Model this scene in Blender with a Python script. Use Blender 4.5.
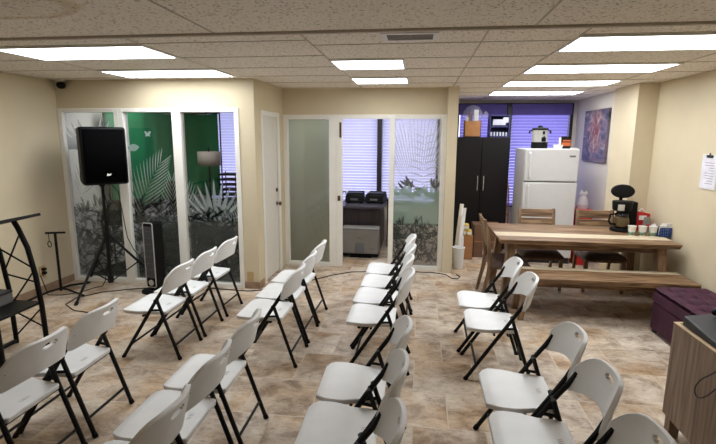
import bpy, bmesh, math, random
from mathutils import Vector, Matrix
for _o in list(bpy.data.objects): bpy.data.objects.remove(_o)
SC = bpy.context.scene
COL = SC.collection
PI = math.pi
def srgb(r, g, b, a=1.0):
    f = lambda c: c/12.92 if c <= .04045 else ((c+.055)/1.055)**2.4
    return (f(r/255), f(g/255), f(b/255), a)

# ------------------------------------------------------------------ camera
FOC, PIT, YAW, ROL, CAMH = 470.0, math.radians(10.166), math.radians(7.419), math.radians(.34), 1.78
cd = bpy.data.cameras.new('camera'); cd.sensor_fit = 'HORIZONTAL'; cd.sensor_width = 36
cd.lens = FOC/716*36; cd.clip_start = .05; cd.clip_end = 100
cam = bpy.data.objects.new('camera', cd); COL.objects.link(cam)
_F = Vector((-math.sin(YAW)*math.cos(PIT), math.cos(YAW)*math.cos(PIT), -math.sin(PIT)))
_R = Vector((math.cos(YAW), math.sin(YAW), 0)); _U = _R.cross(_F)
_R2 = _R*math.cos(ROL)+_U*math.sin(ROL); _U2 = -_R*math.sin(ROL)+_U*math.cos(ROL)
m4 = Matrix((( _R2.x, _U2.x, -_F.x, 0), (_R2.y, _U2.y, -_F.y, 0), (_R2.z, _U2.z, -_F.z, CAMH), (0, 0, 0, 1)))
cam.matrix_world = m4
SC.camera = cam
# ------------------------------------------------------------------ daylight, exposure
W = bpy.data.worlds.new('daylight'); SC.world = W; W.use_nodes = True
W.node_tree.nodes['Background'].inputs[0].default_value = (.62, .63, 1.0, 1)
W.node_tree.nodes['Background'].inputs[1].default_value = 3.3
PANEL_STRENGTH = 12.0
SC.view_settings.view_transform = 'Standard'; SC.view_settings.look = 'None'
SC.view_settings.gamma = 1; SC.view_settings.exposure = 0.0; SC.view_settings.use_curve_mapping = False
SC.cycles.max_bounces = 10; SC.cycles.diffuse_bounces = 6; SC.cycles.transparent_max_bounces = 24
SC.cycles.sample_clamp_indirect = 6

# ------------------------------------------------------------------ materials
def nodes(name):
    m = bpy.data.materials.new(name); m.use_nodes = True
    nt = m.node_tree; b = nt.nodes['Principled BSDF']
    return m, nt, b
def mat(name, col, rough=.5, metal=0., var=.08, scale=12., bump=0., bscale=200., spec=.5):
    m, nt, b = nodes(name); N = nt.nodes; L = nt.links
    b.inputs['Roughness'].default_value = rough; b.inputs['Metallic'].default_value = metal
    b.inputs['Specular IOR Level'].default_value = spec
    tc = N.new('ShaderNodeTexCoord'); nz = N.new('ShaderNodeTexNoise'); nz.inputs['Scale'].default_value = scale
    nz.inputs['Detail'].default_value = 4
    L.new(tc.outputs['Object'], nz.inputs['Vector'])
    rp = N.new('ShaderNodeValToRGB'); c = srgb(*col)
    rp.color_ramp.elements[0].position = .3; rp.color_ramp.elements[1].position = .7
    rp.color_ramp.elements[0].color = tuple(x*(1-var) for x in c[:3])+(1,)
    rp.color_ramp.elements[1].color = tuple(min(1, x*(1+var)) for x in c[:3])+(1,)
    L.new(nz.outputs['Fac'], rp.inputs['Fac']); L.new(rp.outputs['Color'], b.inputs['Base Color'])
    if bump:
        n2 = N.new('ShaderNodeTexNoise'); n2.inputs['Scale'].default_value = bscale
        L.new(tc.outputs['Object'], n2.inputs['Vector'])
        bp = N.new('ShaderNodeBump'); bp.inputs['Strength'].default_value = bump; bp.inputs['Distance'].default_value = .004
        L.new(n2.outputs['Fac'], bp.inputs['Height']); L.new(bp.outputs['Normal'], b.inputs['Normal'])
    return m
def wood(name, dark, mid, light, axis='X', rough=.5, stretch=14., scale=2.2):
    m, nt, b = nodes(name); N = nt.nodes; L = nt.links
    tc = N.new('ShaderNodeTexCoord'); mp = N.new('ShaderNodeMapping')
    s = [stretch]*3; s['XYZ'.index(axis)] = 1.0
    mp.inputs['Scale'].default_value = s
    nz = N.new('ShaderNodeTexNoise'); nz.inputs['Scale'].default_value = scale; nz.inputs['Detail'].default_value = 6
    nz.inputs['Distortion'].default_value = .6
    L.new(tc.outputs['Object'], mp.inputs['Vector']); L.new(mp.outputs['Vector'], nz.inputs['Vector'])
    rp = N.new('ShaderNodeValToRGB'); e = rp.color_ramp.elements
    e[0].position = .3; e[0].color = srgb(*dark); e[1].position = .72; e[1].color = srgb(*light)
    k = e.new(.5); k.color = srgb(*mid)
    L.new(nz.outputs['Fac'], rp.inputs['Fac']); L.new(rp.outputs['Color'], b.inputs['Base Color'])
    b.inputs['Roughness'].default_value = rough
    return m
def floor_mat():
    m, nt, b = nodes('travertine_tile'); N = nt.nodes; L = nt.links
    tc = N.new('ShaderNodeTexCoord')
    br = N.new('ShaderNodeTexBrick'); br.offset = .5; br.offset_frequency = 2
    br.inputs['Scale'].default_value = 1.0; br.inputs['Brick Width'].default_value = .45
    br.inputs['Row Height'].default_value = .45; br.inputs['Mortar Size'].default_value = .004
    br.inputs['Mortar Smooth'].default_value = .3; br.inputs['Bias'].default_value = 0
    br.inputs['Color1'].default_value = (0, 0, 0, 1); br.inputs['Color2'].default_value = (1, 1, 1, 1)
    br.inputs['Mortar'].default_value = (.5, .5, .5, 1)
    L.new(tc.outputs['Object'], br.inputs['Vector'])
    # stone veining, shifted from tile to tile
    ad = N.new('ShaderNodeVectorMath'); ad.operation = 'MULTIPLY_ADD'
    ad.inputs[1].default_value = (3.1, 1.7, 5.0)
    L.new(br.outputs['Color'], ad.inputs[0]); L.new(tc.outputs['Object'], ad.inputs[2])
    mp = N.new('ShaderNodeMapping'); mp.inputs['Scale'].default_value = (1.0, 1.35, 1); L.new(ad.outputs[0], mp.inputs['Vector'])
    nz = N.new('ShaderNodeTexNoise'); nz.inputs['Scale'].default_value = 4.2; nz.inputs['Detail'].default_value = 10
    nz.inputs['Roughness'].default_value = .74; nz.inputs['Distortion'].default_value = .35
    L.new(mp.outputs['Vector'], nz.inputs['Vector'])
    rp = N.new('ShaderNodeValToRGB'); e = rp.color_ramp.elements
    e[0].position = .30; e[0].color = srgb(134, 118, 101); e[1].position = .72; e[1].color = srgb(234, 226, 213)
    for p, c in ((.40, (160, 143, 125)), (.5, (198, 184, 168)), (.58, (214, 203, 188))):
        k = e.new(p); k.color = srgb(*c)
    L.new(nz.outputs['Fac'], rp.inputs['Fac'])
    # warm tan clouds in the stone
    cz = N.new('ShaderNodeTexNoise'); cz.inputs['Scale'].default_value = 2.3; cz.inputs['Detail'].default_value = 5
    L.new(ad.outputs[0], cz.inputs['Vector'])
    cr = N.new('ShaderNodeValToRGB'); cr.color_ramp.elements[0].position = .46; cr.color_ramp.elements[0].color = (1, 1, 1, 1)
    cr.color_ramp.elements[1].position = .66; cr.color_ramp.elements[1].color = (.86, .72, .56, 1)
    L.new(cz.outputs['Fac'], cr.inputs['Fac'])
    cm_ = N.new('ShaderNodeMix'); cm_.data_type = 'RGBA'; cm_.blend_type = 'MULTIPLY'; cm_.inputs[0].default_value = 1
    L.new(rp.outputs['Color'], cm_.inputs[6]); L.new(cr.outputs['Color'], cm_.inputs[7])
    # whole-tile tint
    t = N.new('ShaderNodeMix'); t.data_type = 'RGBA'; t.blend_type = 'MULTIPLY'
    r2 = N.new('ShaderNodeValToRGB'); r2.color_ramp.elements[0].color = (.84, .80, .76, 1); r2.color_ramp.elements[1].color = (1.04, 1.02, 1.0, 1)
    L.new(br.outputs['Color'], r2.inputs['Fac'])
    t.inputs[0].default_value = 1; L.new(cm_.outputs[2], t.inputs[6]); L.new(r2.outputs['Color'], t.inputs[7])
    # small pits
    pz = N.new('ShaderNodeTexNoise'); pz.inputs['Scale'].default_value = 38; pz.inputs['Detail'].default_value = 3
    mp2 = N.new('ShaderNodeMapping'); mp2.inputs['Scale'].default_value = (.5, 1.5, 1)
    L.new(tc.outputs['Object'], mp2.inputs['Vector']); L.new(mp2.outputs['Vector'], pz.inputs['Vector'])
    r3 = N.new('ShaderNodeValToRGB'); r3.color_ramp.elements[0].position = .28; r3.color_ramp.elements[0].color = (.62, .56, .5, 1)
    r3.color_ramp.elements[1].position = .42; r3.color_ramp.elements[1].color = (1, 1, 1, 1)
    L.new(pz.outputs['Fac'], r3.inputs['Fac'])
    t2 = N.new('ShaderNodeMix'); t2.data_type = 'RGBA'; t2.blend_type = 'MULTIPLY'; t2.inputs[0].default_value = 1.0
    L.new(t.outputs[2], t2.inputs[6]); L.new(r3.outputs['Color'], t2.inputs[7])
    g = N.new('ShaderNodeMix'); g.data_type = 'RGBA'; g.inputs[7].default_value = srgb(205, 192, 172)
    mm = N.new('ShaderNodeMath'); mm.operation = 'MULTIPLY'; mm.inputs[1].default_value = .85
    L.new(br.outputs['Fac'], mm.inputs[0]); L.new(mm.outputs[0], g.inputs[0]); L.new(t2.outputs[2], g.inputs[6])
    L.new(g.outputs[2], b.inputs['Base Color'])
    b.inputs['Roughness'].default_value = .42; b.inputs['Specular IOR Level'].default_value = .35
    bp = N.new('ShaderNodeBump'); bp.inputs['Strength'].default_value = .25; bp.inputs['Distance'].default_value = .003
    L.new(nz.outputs['Fac'], bp.inputs['Height']); L.new(bp.outputs['Normal'], b.inputs['Normal'])
    return m
def ceiling_mat():
    m, nt, b = nodes('acoustic_tile'); N = nt.nodes; L = nt.links
    tc = N.new('ShaderNodeTexCoord'); nz = N.new('ShaderNodeTexNoise'); nz.inputs['Scale'].default_value = 75; nz.inputs['Detail'].default_value = 2
    mp = N.new('ShaderNodeMapping'); mp.inputs['Scale'].default_value = (1, .75, 1)
    L.new(tc.outputs['Object'], mp.inputs['Vector']); L.new(mp.outputs['Vector'], nz.inputs['Vector'])
    rp = N.new('ShaderNodeValToRGB'); rp.color_ramp.elements[0].position = .33; rp.color_ramp.elements[0].color = srgb(176, 168, 156)
    rp.color_ramp.elements[1].position = .43; rp.color_ramp.elements[1].color = srgb(238, 232, 222)
    L.new(nz.outputs['Fac'], rp.inputs['Fac'])
    # a tea-coloured water stain in the shape of a ring, near the left front
    n3 = N.new('ShaderNodeTexNoise'); n3.inputs['Scale'].default_value = 1.3; n3.inputs['Detail'].default_value = 3
    L.new(tc.outputs['Object'], n3.inputs['Vector'])
    sb = N.new('ShaderNodeVectorMath'); sb.operation = 'SUBTRACT'; sb.inputs[1].default_value = (-2.16, 2.36, 2.42)
    L.new(tc.outputs['Object'], sb.inputs[0])
    mx = N.new('ShaderNodeVectorMath'); mx.operation = 'MULTIPLY_ADD'; mx.inputs[1].default_value = (.22, .22, 0)
    L.new(n3.outputs['Color'], mx.inputs[0]); L.new(sb.outputs[0], mx.inputs[2])
    sc = N.new('ShaderNodeVectorMath'); sc.operation = 'MULTIPLY'; sc.inputs[1].default_value = (1.0, 2.2, 0); L.new(mx.outputs[0], sc.inputs[0])
    ln = N.new('ShaderNodeVectorMath'); ln.operation = 'LENGTH'; L.new(sc.outputs[0], ln.inputs[0])
    r4 = N.new('ShaderNodeValToRGB'); q = r4.color_ramp.elements
    q[0].position = .0; q[0].color = (.96, .95, .93, 1); q[1].position = .62; q[1].color = (1, 1, 1, 1)
    k = q.new(.46); k.color = (.96, .95, .93, 1); k = q.new(.54); k.color = (.80, .74, .64, 1); k = q.new(.585); k.color = (.86, .80, .70, 1)
    L.new(ln.outputs['Value'], r4.inputs['Fac'])
    t = N.new('ShaderNodeMix'); t.data_type = 'RGBA'; t.blend_type = 'MULTIPLY'; t.inputs[0].default_value = 1
    L.new(rp.outputs['Color'], t.inputs[6]); L.new(r4.outputs['Color'], t.inputs[7])
    L.new(t.outputs[2], b.inputs['Base Color']); b.inputs['Roughness'].default_value = .95; b.inputs['Specular IOR Level'].default_value = .1
    bp = N.new('ShaderNodeBump'); bp.inputs['Strength'].default_value = .4; bp.inputs['Distance'].default_value = .004
    L.new(nz.outputs['Fac'], bp.inputs['Height']); L.new(bp.outputs['Normal'], b.inputs['Normal'])
    return m
def emit_mat(name, col, s):
    m, nt, b = nodes(name); N = nt.nodes; L = nt.links
    b.inputs['Base Color'].default_value = (.9, .9, .9, 1)
    tc = N.new('ShaderNodeTexCoord'); wv = N.new('ShaderNodeTexWave'); wv.bands_direction = 'Y'; wv.inputs['Scale'].default_value = 2.0
    wv.inputs['Phase Offset'].default_value = PI
    L.new(tc.outputs['Object'], wv.inputs['Vector'])
    mr = N.new('ShaderNodeMapRange'); mr.inputs['To Min'].default_value = s*.8; mr.inputs['To Max'].default_value = s*1.1
    L.new(wv.outputs['Fac'], mr.inputs['Value'])
    b.inputs['Emission Color'].default_value = col; L.new(mr.outputs['Result'], b.inputs['Emission Strength'])
    return m
def glass_mat(name, tint=(1, 1, 1), rough=0.02):
    m, nt, b = nodes(name); N = nt.nodes; L = nt.links; N.remove(b)
    out = N['Material Output']; tr = N.new('ShaderNodeBsdfTransparent'); tr.inputs[0].default_value = tint+(1,)
    gl = N.new('ShaderNodeBsdfGlossy'); gl.inputs['Roughness'].default_value = rough
    fr = N.new('ShaderNodeFresnel'); fr.inputs[0].default_value = 1.45
    mx = N.new('ShaderNodeMixShader'); L.new(fr.outputs[0], mx.inputs[0]); L.new(tr.outputs[0], mx.inputs[1]); L.new(gl.outputs[0], mx.inputs[2])
    L.new(mx.outputs[0], out.inputs[0]); return m
def film_mat(name, col, fac, transl=.5):
    m, nt, b = nodes(name); N = nt.nodes; L = nt.links; N.remove(b)
    out = N['Material Output']; tr = N.new('ShaderNodeBsdfTransparent')
    df = N.new('ShaderNodeBsdfDiffuse'); tl = N.new('ShaderNodeBsdfTranslucent')
    tc = N.new('ShaderNodeTexCoord'); nz = N.new('ShaderNodeTexNoise'); nz.inputs['Scale'].default_value = 5
    L.new(tc.outputs['Object'], nz.inputs['Vector'])
    rp = N.new('ShaderNodeValToRGB'); c = srgb(*col)
    rp.color_ramp.elements[0].color = tuple(x*.92 for x in c[:3])+(1,); rp.color_ramp.elements[1].color = c
    L.new(nz.outputs['Fac'], rp.inputs['Fac']); L.new(rp.outputs[0], df.inputs[0]); L.new(rp.outputs[0], tl.inputs[0])
    m1 = N.new('ShaderNodeMixShader'); m1.inputs[0].default_value = transl
    L.new(df.outputs[0], m1.inputs[1]); L.new(tl.outputs[0], m1.inputs[2])
    m2 = N.new('ShaderNodeMixShader'); m2.inputs[0].default_value = fac
    L.new(tr.outputs[0], m2.inputs[1]); L.new(m1.outputs[0], m2.inputs[2]); L.new(m2.outputs[0], out.inputs[0]); return m
def painting_mat():
    m, nt, b = nodes('abstract_paint'); N = nt.nodes; L = nt.links
    tc = N.new('ShaderNodeTexCoord'); nz = N.new('ShaderNodeTexNoise'); nz.inputs['Scale'].default_value = 2.4
    nz.inputs['Detail'].default_value = 5; nz.inputs['Distortion'].default_value = 2.5
    mp = N.new('ShaderNodeMapping'); mp.inputs['Rotation'].default_value = (.7, 0, 0); mp.inputs['Scale'].default_value = (1, .8, 1.8)
    L.new(tc.outputs['Object'], mp.inputs['Vector']); L.new(mp.outputs['Vector'], nz.inputs['Vector'])
    rp = N.new('ShaderNodeValToRGB'); e = rp.color_ramp.elements
    e[0].position = .3; e[0].color = srgb(40, 42, 58); e[1].position = .75; e[1].color = srgb(168, 168, 178)
    for p, c in ((.42, (78, 74, 92)), (.50, (110, 102, 118)), (.57, (112, 84, 88)), (.62, (128, 120, 132))):
        k = e.new(p); k.color = srgb(*c)
    L.new(nz.outputs['Fac'], rp.inputs['Fac'])
    # warm red-and-cream burst in the middle
    ln = N.new('ShaderNodeVectorMath'); ln.operation = 'LENGTH'
    mz = N.new('ShaderNodeVectorMath'); mz.operation = 'MULTIPLY'; mz.inputs[1].default_value = (0, 1.7, 1.25)
    sb = N.new('ShaderNodeVectorMath'); sb.operation = 'ADD'; sb.inputs[1].default_value = (0, .02, -.06)
    L.new(tc.outputs['Object'], sb.inputs[0]); L.new(sb.outputs[0], mz.inputs[0]); L.new(mz.outputs[0], ln.inputs[0])
    n2 = N.new('ShaderNodeTexNoise'); n2.inputs['Scale'].default_value = 6; n2.inputs['Detail'].default_value = 4; n2.inputs['Distortion'].default_value = 1.5
    L.new(tc.outputs['Object'], n2.inputs['Vector'])
    ml = N.new('ShaderNodeMath'); ml.operation = 'SUBTRACT'; L.new(n2.outputs['Fac'], ml.inputs[0]); L.new(ln.outputs['Value'], ml.inputs[1])
    r2 = N.new('ShaderNodeValToRGB'); r2.color_ramp.elements[0].position = .05; r2.color_ramp.elements[0].color = (0, 0, 0, 1)
    r2.color_ramp.elements[1].position = .25; r2.color_ramp.elements[1].color = (1, 1, 1, 1)
    L.new(ml.outputs[0], r2.inputs['Fac'])
    r3 = N.new('ShaderNodeValToRGB'); r3.color_ramp.elements[0].position = .4; r3.color_ramp.elements[0].color = srgb(112, 50, 46)
    r3.color_ramp.elements[1].position = .65; r3.color_ramp.elements[1].color = srgb(176, 150, 140)
    L.new(n2.outputs['Fac'], r3.inputs['Fac'])
    mx = N.new('ShaderNodeMix'); mx.data_type = 'RGBA'; L.new(r2.outputs['Color'], mx.inputs[0]); L.new(rp.outputs['Color'], mx.inputs[6]); L.new(r3.outputs['Color'], mx.inputs[7])
    L.new(mx.outputs[2], b.inputs['Base Color']); b.inputs['Roughness'].default_value = .5
    return m
M_wall = mat('cream_wall_paint', (210, 197, 168), .75, var=.03, scale=3, bump=.08, bscale=90)
M_wallk = mat('kitchen_wall_paint', (215, 208, 196), .75, var=.03, scale=3)
M_trim = mat('white_trim_paint', (238, 236, 228), .4, var=.02)
M_door = mat('white_door_paint', (222, 219, 210), .45, var=.02)
M_floor = floor_mat()
M_carpet = mat('charcoal_carpet', (58, 58, 60), .95, var=.2, scale=60)
M_skirt = mat('tile_skirting', (150, 124, 100), .5, var=.2, scale=8)
M_ceil = ceiling_mat()
M_tbar = mat('ceiling_bar', (186, 178, 164), .6)
M_gap = mat('dark_gap', (40, 33, 28), .8)
M_lightframe = mat('white_enamel', (225, 225, 222), .4)
M_emit = emit_mat('lit_diffuser', (.93, .965, 1.0, 1), PANEL_STRENGTH)
M_glass = glass_mat('clear_glass')
M_film = film_mat('etched_film', (208, 222, 216), .50, .4)
M_filmlow = film_mat('frosted_film', (116, 121, 115), .42, .35)
M_filmhaze = film_mat('milky_film', (232, 234, 228), .22, .5)
M_filmdark = film_mat('dark_leaf_film', (24, 28, 26), .50, .3)
M_filmedge = film_mat('leaf_outline_film', (150, 158, 152), .26, .4)
M_filmdense = film_mat('frosted_sheet', (200, 209, 184), .93, .45)
M_filmlite = film_mat('pale_film', (226, 232, 236), .55, .5)
M_filmgreen = film_mat('green_frost', (166, 190, 172), .72, .4)
M_plastic = mat('white_chair_plastic', (236, 237, 237), .42, var=.02, bump=.05, bscale=350)
M_slot = mat('grey_moulding', (176, 176, 174), .6)
M_black = mat('black_metal', (10, 10, 11), .5, var=.1, spec=.25)
M_blackp = mat('black_plastic', (9, 9, 10), .55, var=.1, bump=.05, spec=.2)
M_dark = mat('charcoal_plastic', (38, 38, 42), .5, var=.1)
M_grille = mat('speaker_grille', (4, 4, 5), .9, bump=.3, bscale=500, spec=.05)
M_grey = mat('grey_fabric', (118, 116, 114), .9, bump=.3)
M_silver = mat('brushed_steel', (205, 205, 203), .34, metal=.55, var=.06, scale=30)
M_brass = mat('aged_metal', (110, 92, 70), .35, metal=.9)
M_green = mat('green_backdrop_cloth', (18, 108, 66), .9, var=.08, scale=3, bump=.15, bscale=60)
M_blind = film_mat('pale_blind_slat', (236, 236, 250), 1.0, .55)
M_blindv = film_mat('violet_blind_slat', (176, 166, 236), 1.0, .5)
M_valance = mat('violet_valance', (92, 80, 150), .8)
M_frame = mat('dark_window_frame', (36, 32, 40), .5)
M_cab = mat('black_brown_laminate', (17, 13, 14), .5, var=.12, spec=.25)
M_fridge = mat('white_enamel_fridge', (212, 212, 213), .3, var=.015)
M_gasket = mat('grey_gasket', (110, 110, 112), .6)
M_tablewood = wood('reclaimed_wood', (68, 48, 33), (120, 92, 65), (168, 136, 101), 'X', .45, 11, 3.2)
M_chairwood = wood('chair_wood', (92, 70, 52), (128, 100, 74), (158, 128, 98), 'Z', .5)
M_white_wash = wood('whitewashed_plank', (172, 158, 130), (200, 185, 156), (218, 206, 182), 'X', .5)
M_cushion = mat('brown_leather_cushion', (96, 76, 70), .55, var=.15)
M_cabwood = wood('grey_brown_laminate', (104, 86, 74), (134, 114, 98), (156, 136, 118), 'Z', .5, 18)
M_edge = mat('pale_edge_band', (206, 180, 142), .5)
M_purple = mat('plum_velvet', (62, 21, 44), .85, var=.25, scale=9, bump=.3, bscale=120)
M_card = mat('cardboard', (166, 116, 72), .85, var=.08)
M_brownbox = mat('brown_carton', (112, 82, 62), .85, var=.1)
M_blue = mat('navy_plastic', (36, 36, 92), .5)
M_bluebask = mat('blue_basket_plastic', (32, 66, 128), .5)
M_white = mat('white_paper', (232, 230, 226), .8, var=.03)
M_whitep = mat('white_plastic', (222, 222, 222), .5, var=.03)
M_label = mat('dull_label', (176, 176, 190), .8)
M_red = mat('red_packaging', (186, 26, 30), .5, var=.12)
M_yellow = mat('yellow_packaging', (218, 186, 92), .6, var=.2)
M_orange = mat('orange_print', (196, 98, 44), .6)
M_shade = film_mat('linen_shade', (196, 184, 174), 1.0, .35)
M_desk = wood('espresso_desk', (38, 30, 34), (52, 42, 46), (66, 54, 56), 'Z', .45)
M_desktop = mat('dark_grey_desktop', (72, 68, 78), .35)
M_printer = mat('silver_grey_plastic', (132, 130, 126), .42, var=.04)
M_bag = film_mat('clear_bag', (226, 226, 240), .22, .5)
M_cupprint = mat('green_brown_print', (112, 138, 116), .7, var=.5, scale=60)
M_coffee = mat('carafe_content', (180, 158, 122), .4)
M_paint = painting_mat()
M_outlet = mat('tan_outlet', (188, 160, 116), .5)
M_oak = mat('orange_wood', (170, 112, 58), .5)
M_text = mat('grey_print', (158, 154, 170), .8)

# ------------------------------------------------------------------ mesh builder
class MB:
    def __init__(s): s.b = bmesh.new()
    def box(s, x0, x1, y0, y1, z0, z1, mtx=None):
        vs = [s.b.verts.new((x, y, z)) for z in (z0, z1) for y in (y0, y1) for x in (x0, x1)]
        for f in ((0, 2, 3, 1), (4, 5, 7, 6), (0, 1, 5, 4), (2, 6, 7, 3), (0, 4, 6, 2), (1, 3, 7, 5)):
            s.b.faces.new([vs[i] for i in f])
        if mtx: bmesh.ops.transform(s.b, matrix=mtx, verts=vs)
        return s
    def hexa(s, bot, top):
        vs = [s.b.verts.new(p) for p in bot]+[s.b.verts.new(p) for p in top]
        for f in ((3, 2, 1, 0), (4, 5, 6, 7), (0, 1, 5, 4), (1, 2, 6, 5), (2, 3, 7, 6), (3, 0, 4, 7)):
            s.b.faces.new([vs[i] for i in f])
        return s
    def tube(s, pts, r, n=10, flat=1.0, closed=False):
        pts = [Vector(p) for p in pts]; rings = []; m = len(pts)
        rs = r if isinstance(r, (list, tuple)) else [r]*m
        ref = None
        for i, p in enumerate(pts):
            a = pts[i-1] if i > 0 else (pts[-1] if closed else p); c = pts[i+1] if i < m-1 else (pts[0] if closed else p)
            t = (c-a).normalized()
            if ref is None:
                ref = Vector((0, 0, 1)) if abs(t.z) < .9 else Vector((0, 1, 0))
            u = t.cross(ref)
            if u.length < 1e-4: u = t.cross(Vector((1, 0, 0)))
            u.normalize(); v = u.cross(t).normalized(); ref = v
            rings.append([s.b.verts.new(p+u*math.cos(2*PI*k/n)*rs[i]*flat+v*math.sin(2*PI*k/n)*rs[i]) for k in range(n)])
        for i in range(m if closed else m-1):
            A, B = rings[i], rings[(i+1) % m]
            for k in range(n): s.b.faces.new((A[k], A[(k+1) % n], B[(k+1) % n], B[k]))
        if not closed:
            s.b.faces.new(rings[0][::-1]); s.b.faces.new(rings[-1])
        return s
    def lathe(s, prof, c=(0, 0, 0), n=24, sx=1, sy=1, mtx=None, cap=True):
        rings = []; al = []
        for r, z in prof:
            rings.append([s.b.verts.new((c[0]+r*sx*math.cos(2*PI*k/n), c[1]+r*sy*math.sin(2*PI*k/n), c[2]+z)) for k in range(n)]); al += rings[-1]
        for A, B in zip(rings, rings[1:]):
            for k in range(n): s.b.faces.new((A[k], A[(k+1) % n], B[(k+1) % n], B[k]))
        if cap: s.b.faces.new(rings[0][::-1]); s.b.faces.new(rings[-1])
        if mtx: bmesh.ops.transform(s.b, matrix=mtx, verts=al)
        return s
    def prism(s, poly, d0, d1, axis='Y'):
        def P(a, b, d): return {'Y': (a, d, b), 'X': (d, a, b), 'Z': (a, b, d)}[axis]
        A = [s.b.verts.new(P(a, b, d0)) for a, b in poly]; B = [s.b.verts.new(P(a, b, d1)) for a, b in poly]
        n = len(poly)
        for k in range(n): s.b.faces.new((A[k], A[(k+1) % n], B[(k+1) % n], B[k]))
        s.b.faces.new(A[::-1]); s.b.faces.new(B); return s
    def fan(s, pts):
        s.b.faces.new([s.b.verts.new(p) for p in pts]); return s
    def grid(s, fn, nu, nv):
        g = [[s.b.verts.new(fn(i/nu, j/nv)) for j in range(nv+1)] for i in range(nu+1)]
        for i in range(nu):
            for j in range(nv): s.b.faces.new((g[i][j], g[i+1][j], g[i+1][j+1], g[i][j+1]))
        return s
    def build(s, name, m, parent=None, bevel=0, smooth=True, ang=35, solid=0, seg=2, normals=True):
        if normals: bmesh.ops.recalc_face_normals(s.b, faces=s.b.faces)
        me = bpy.data.meshes.new(name); s.b.to_mesh(me); s.b.free()
        me.materials.append(m)
        if smooth:
            for p in me.polygons: p.use_smooth = True
            me.set_sharp_from_angle(angle=math.radians(ang))
        o = bpy.data.objects.new(name, me); COL.objects.link(o)
        if parent: o.parent = parent
        if solid:
            k = o.modifiers.new('thick', 'SOLIDIFY'); k.thickness = solid; k.offset = 0
        if bevel:
            k = o.modifiers.new('bevel', 'BEVEL'); k.width = bevel; k.segments = seg; k.limit_method = 'ANGLE'; k.angle_limit = math.radians(40)
        return o
def box(*a): return MB().box(*a)
def tag(o, label, cat, group=None):
    o['label'] = label; o['category'] = cat
    if group: o['group'] = group
    return o
def thing(name, label, cat, loc=(0, 0, 0), rz=0, group=None):
    o = bpy.data.objects.new(name, None); COL.objects.link(o); o.location = loc; o.rotation_euler = (0, 0, rz); o.empty_display_size = .1
    return tag(o, label, cat, group)
def struct(o): o['kind'] = 'structure'; return o
def copy_tree(o, parent=None):
    c = o.copy(); COL.objects.link(c)
    if parent: c.parent = parent
    for ch in list(o.children): copy_tree(ch, c)
    return c
def dup(o, loc, rz, label, group=None):
    c = copy_tree(o); c.location = loc; c.rotation_euler = (0, 0, rz); c['label'] = label
    if group: c['group'] = group
    return c

# ------------------------------------------------------------------ the room
CZ = 2.42           # ceiling height
XL, XR, YB = -4.26, 2.69, 8.45
struct(box(-4.4, 2.9, -2.2, 8.7, -.12, 0).build('floor', M_floor, smooth=False))
struct(box(-4.22, -1.91, 5.27, YB, .0005, .006).build('floor_studio_carpet', M_carpet, smooth=False))
ceil = struct(box(-4.4, 2.9, -2.2, 8.7, CZ, CZ+.1).build('ceiling', M_ceil, smooth=False))
PY = 3.276; PD = 1.194; TL = .597
g = MB()
def tb(x0, x1, y0, y1, t=.004): g.box(x0, x1, y0, y1, CZ-t, CZ+.002)
w = .005
for k in range(-4, 10):                     # cross bars, a little out of step between the three fields
    y = PY-.05+TL*k
    if 3.0 < y < 8.4: tb(-4.22, -.77, y-w, y+w); tb(.97, 2.69, y-w, y+w)
    y2 = 3.40+TL*k
    if 3.0 < y2 < 8.4: tb(-.77, .97, y2-w, y2+w)
for x in (-3.17, -1.965, -.77, .385, .97, 2.17): tb(x-w, x+w, 2.97, 8.45)
for x in (-3.22, -1.30, .635, 2.55): tb(x-w*1.2, x+w*1.2, -2, 2.97)
for y in (.55, 1.76): tb(-4.22, 2.69, y-w, y+w)
g.build('ceiling_grid', M_tbar, ceil, smooth=False)
box(-4.22, 2.69, 2.955, 2.985, CZ-.016, CZ+.002).build('ceiling_seam', M_tbar, ceil, smooth=False)
box(-4.22, -.35, 2.985, 2.997, CZ-.004, CZ+.002).build('ceiling_gap', M_gap, ceil, smooth=False)

def wall(name, m, *boxes):
    b = MB()
    for q in boxes: b.box(*q)
    return struct(b.build(name, m, smooth=False))
wall('wall_left', M_wall, (-4.36, XL, -2.2, YB, 0, CZ))
wall('wall_studio', M_trim, (XL, XL+.01, 5.28, YB, 0, CZ))
wall('wall_right', M_wall, (XR, XR+.14, -2.2, 5.95, 0, CZ))
wall('wall_pillar', M_wall, (2.47, XR+.14, 5.95, 6.62, 0, CZ))
wall('wall_kitchen', M_wallk, (2.58, 2.72, 6.62, YB, 0, CZ))
wall('wall_front', M_wall, (-4.36, 2.83, -2.2, -2.06, 0, CZ))
# partition with the three etched windows
wall('wall_partition', M_wall, (-4.26, -1.85, 5.18, 5.28, 2.10, CZ), (-2.03, -1.85, 5.18, 5.28, 0, 2.10))
# return wall with the closed door
wall('wall_return', M_wall, (-1.91, -1.85, 5.28, 5.40, 0, CZ), (-1.91, -1.85, 6.06, YB, 0, CZ), (-1.91, -1.85, 5.40, 6.06, 2.06, CZ))
# back wall above the glazing
wall('wall_back', M_wall, (-1.85, .33, 6.30, 6.40, 2.075, CZ), (.33, .46, 6.19, YB, 0, CZ))
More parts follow.
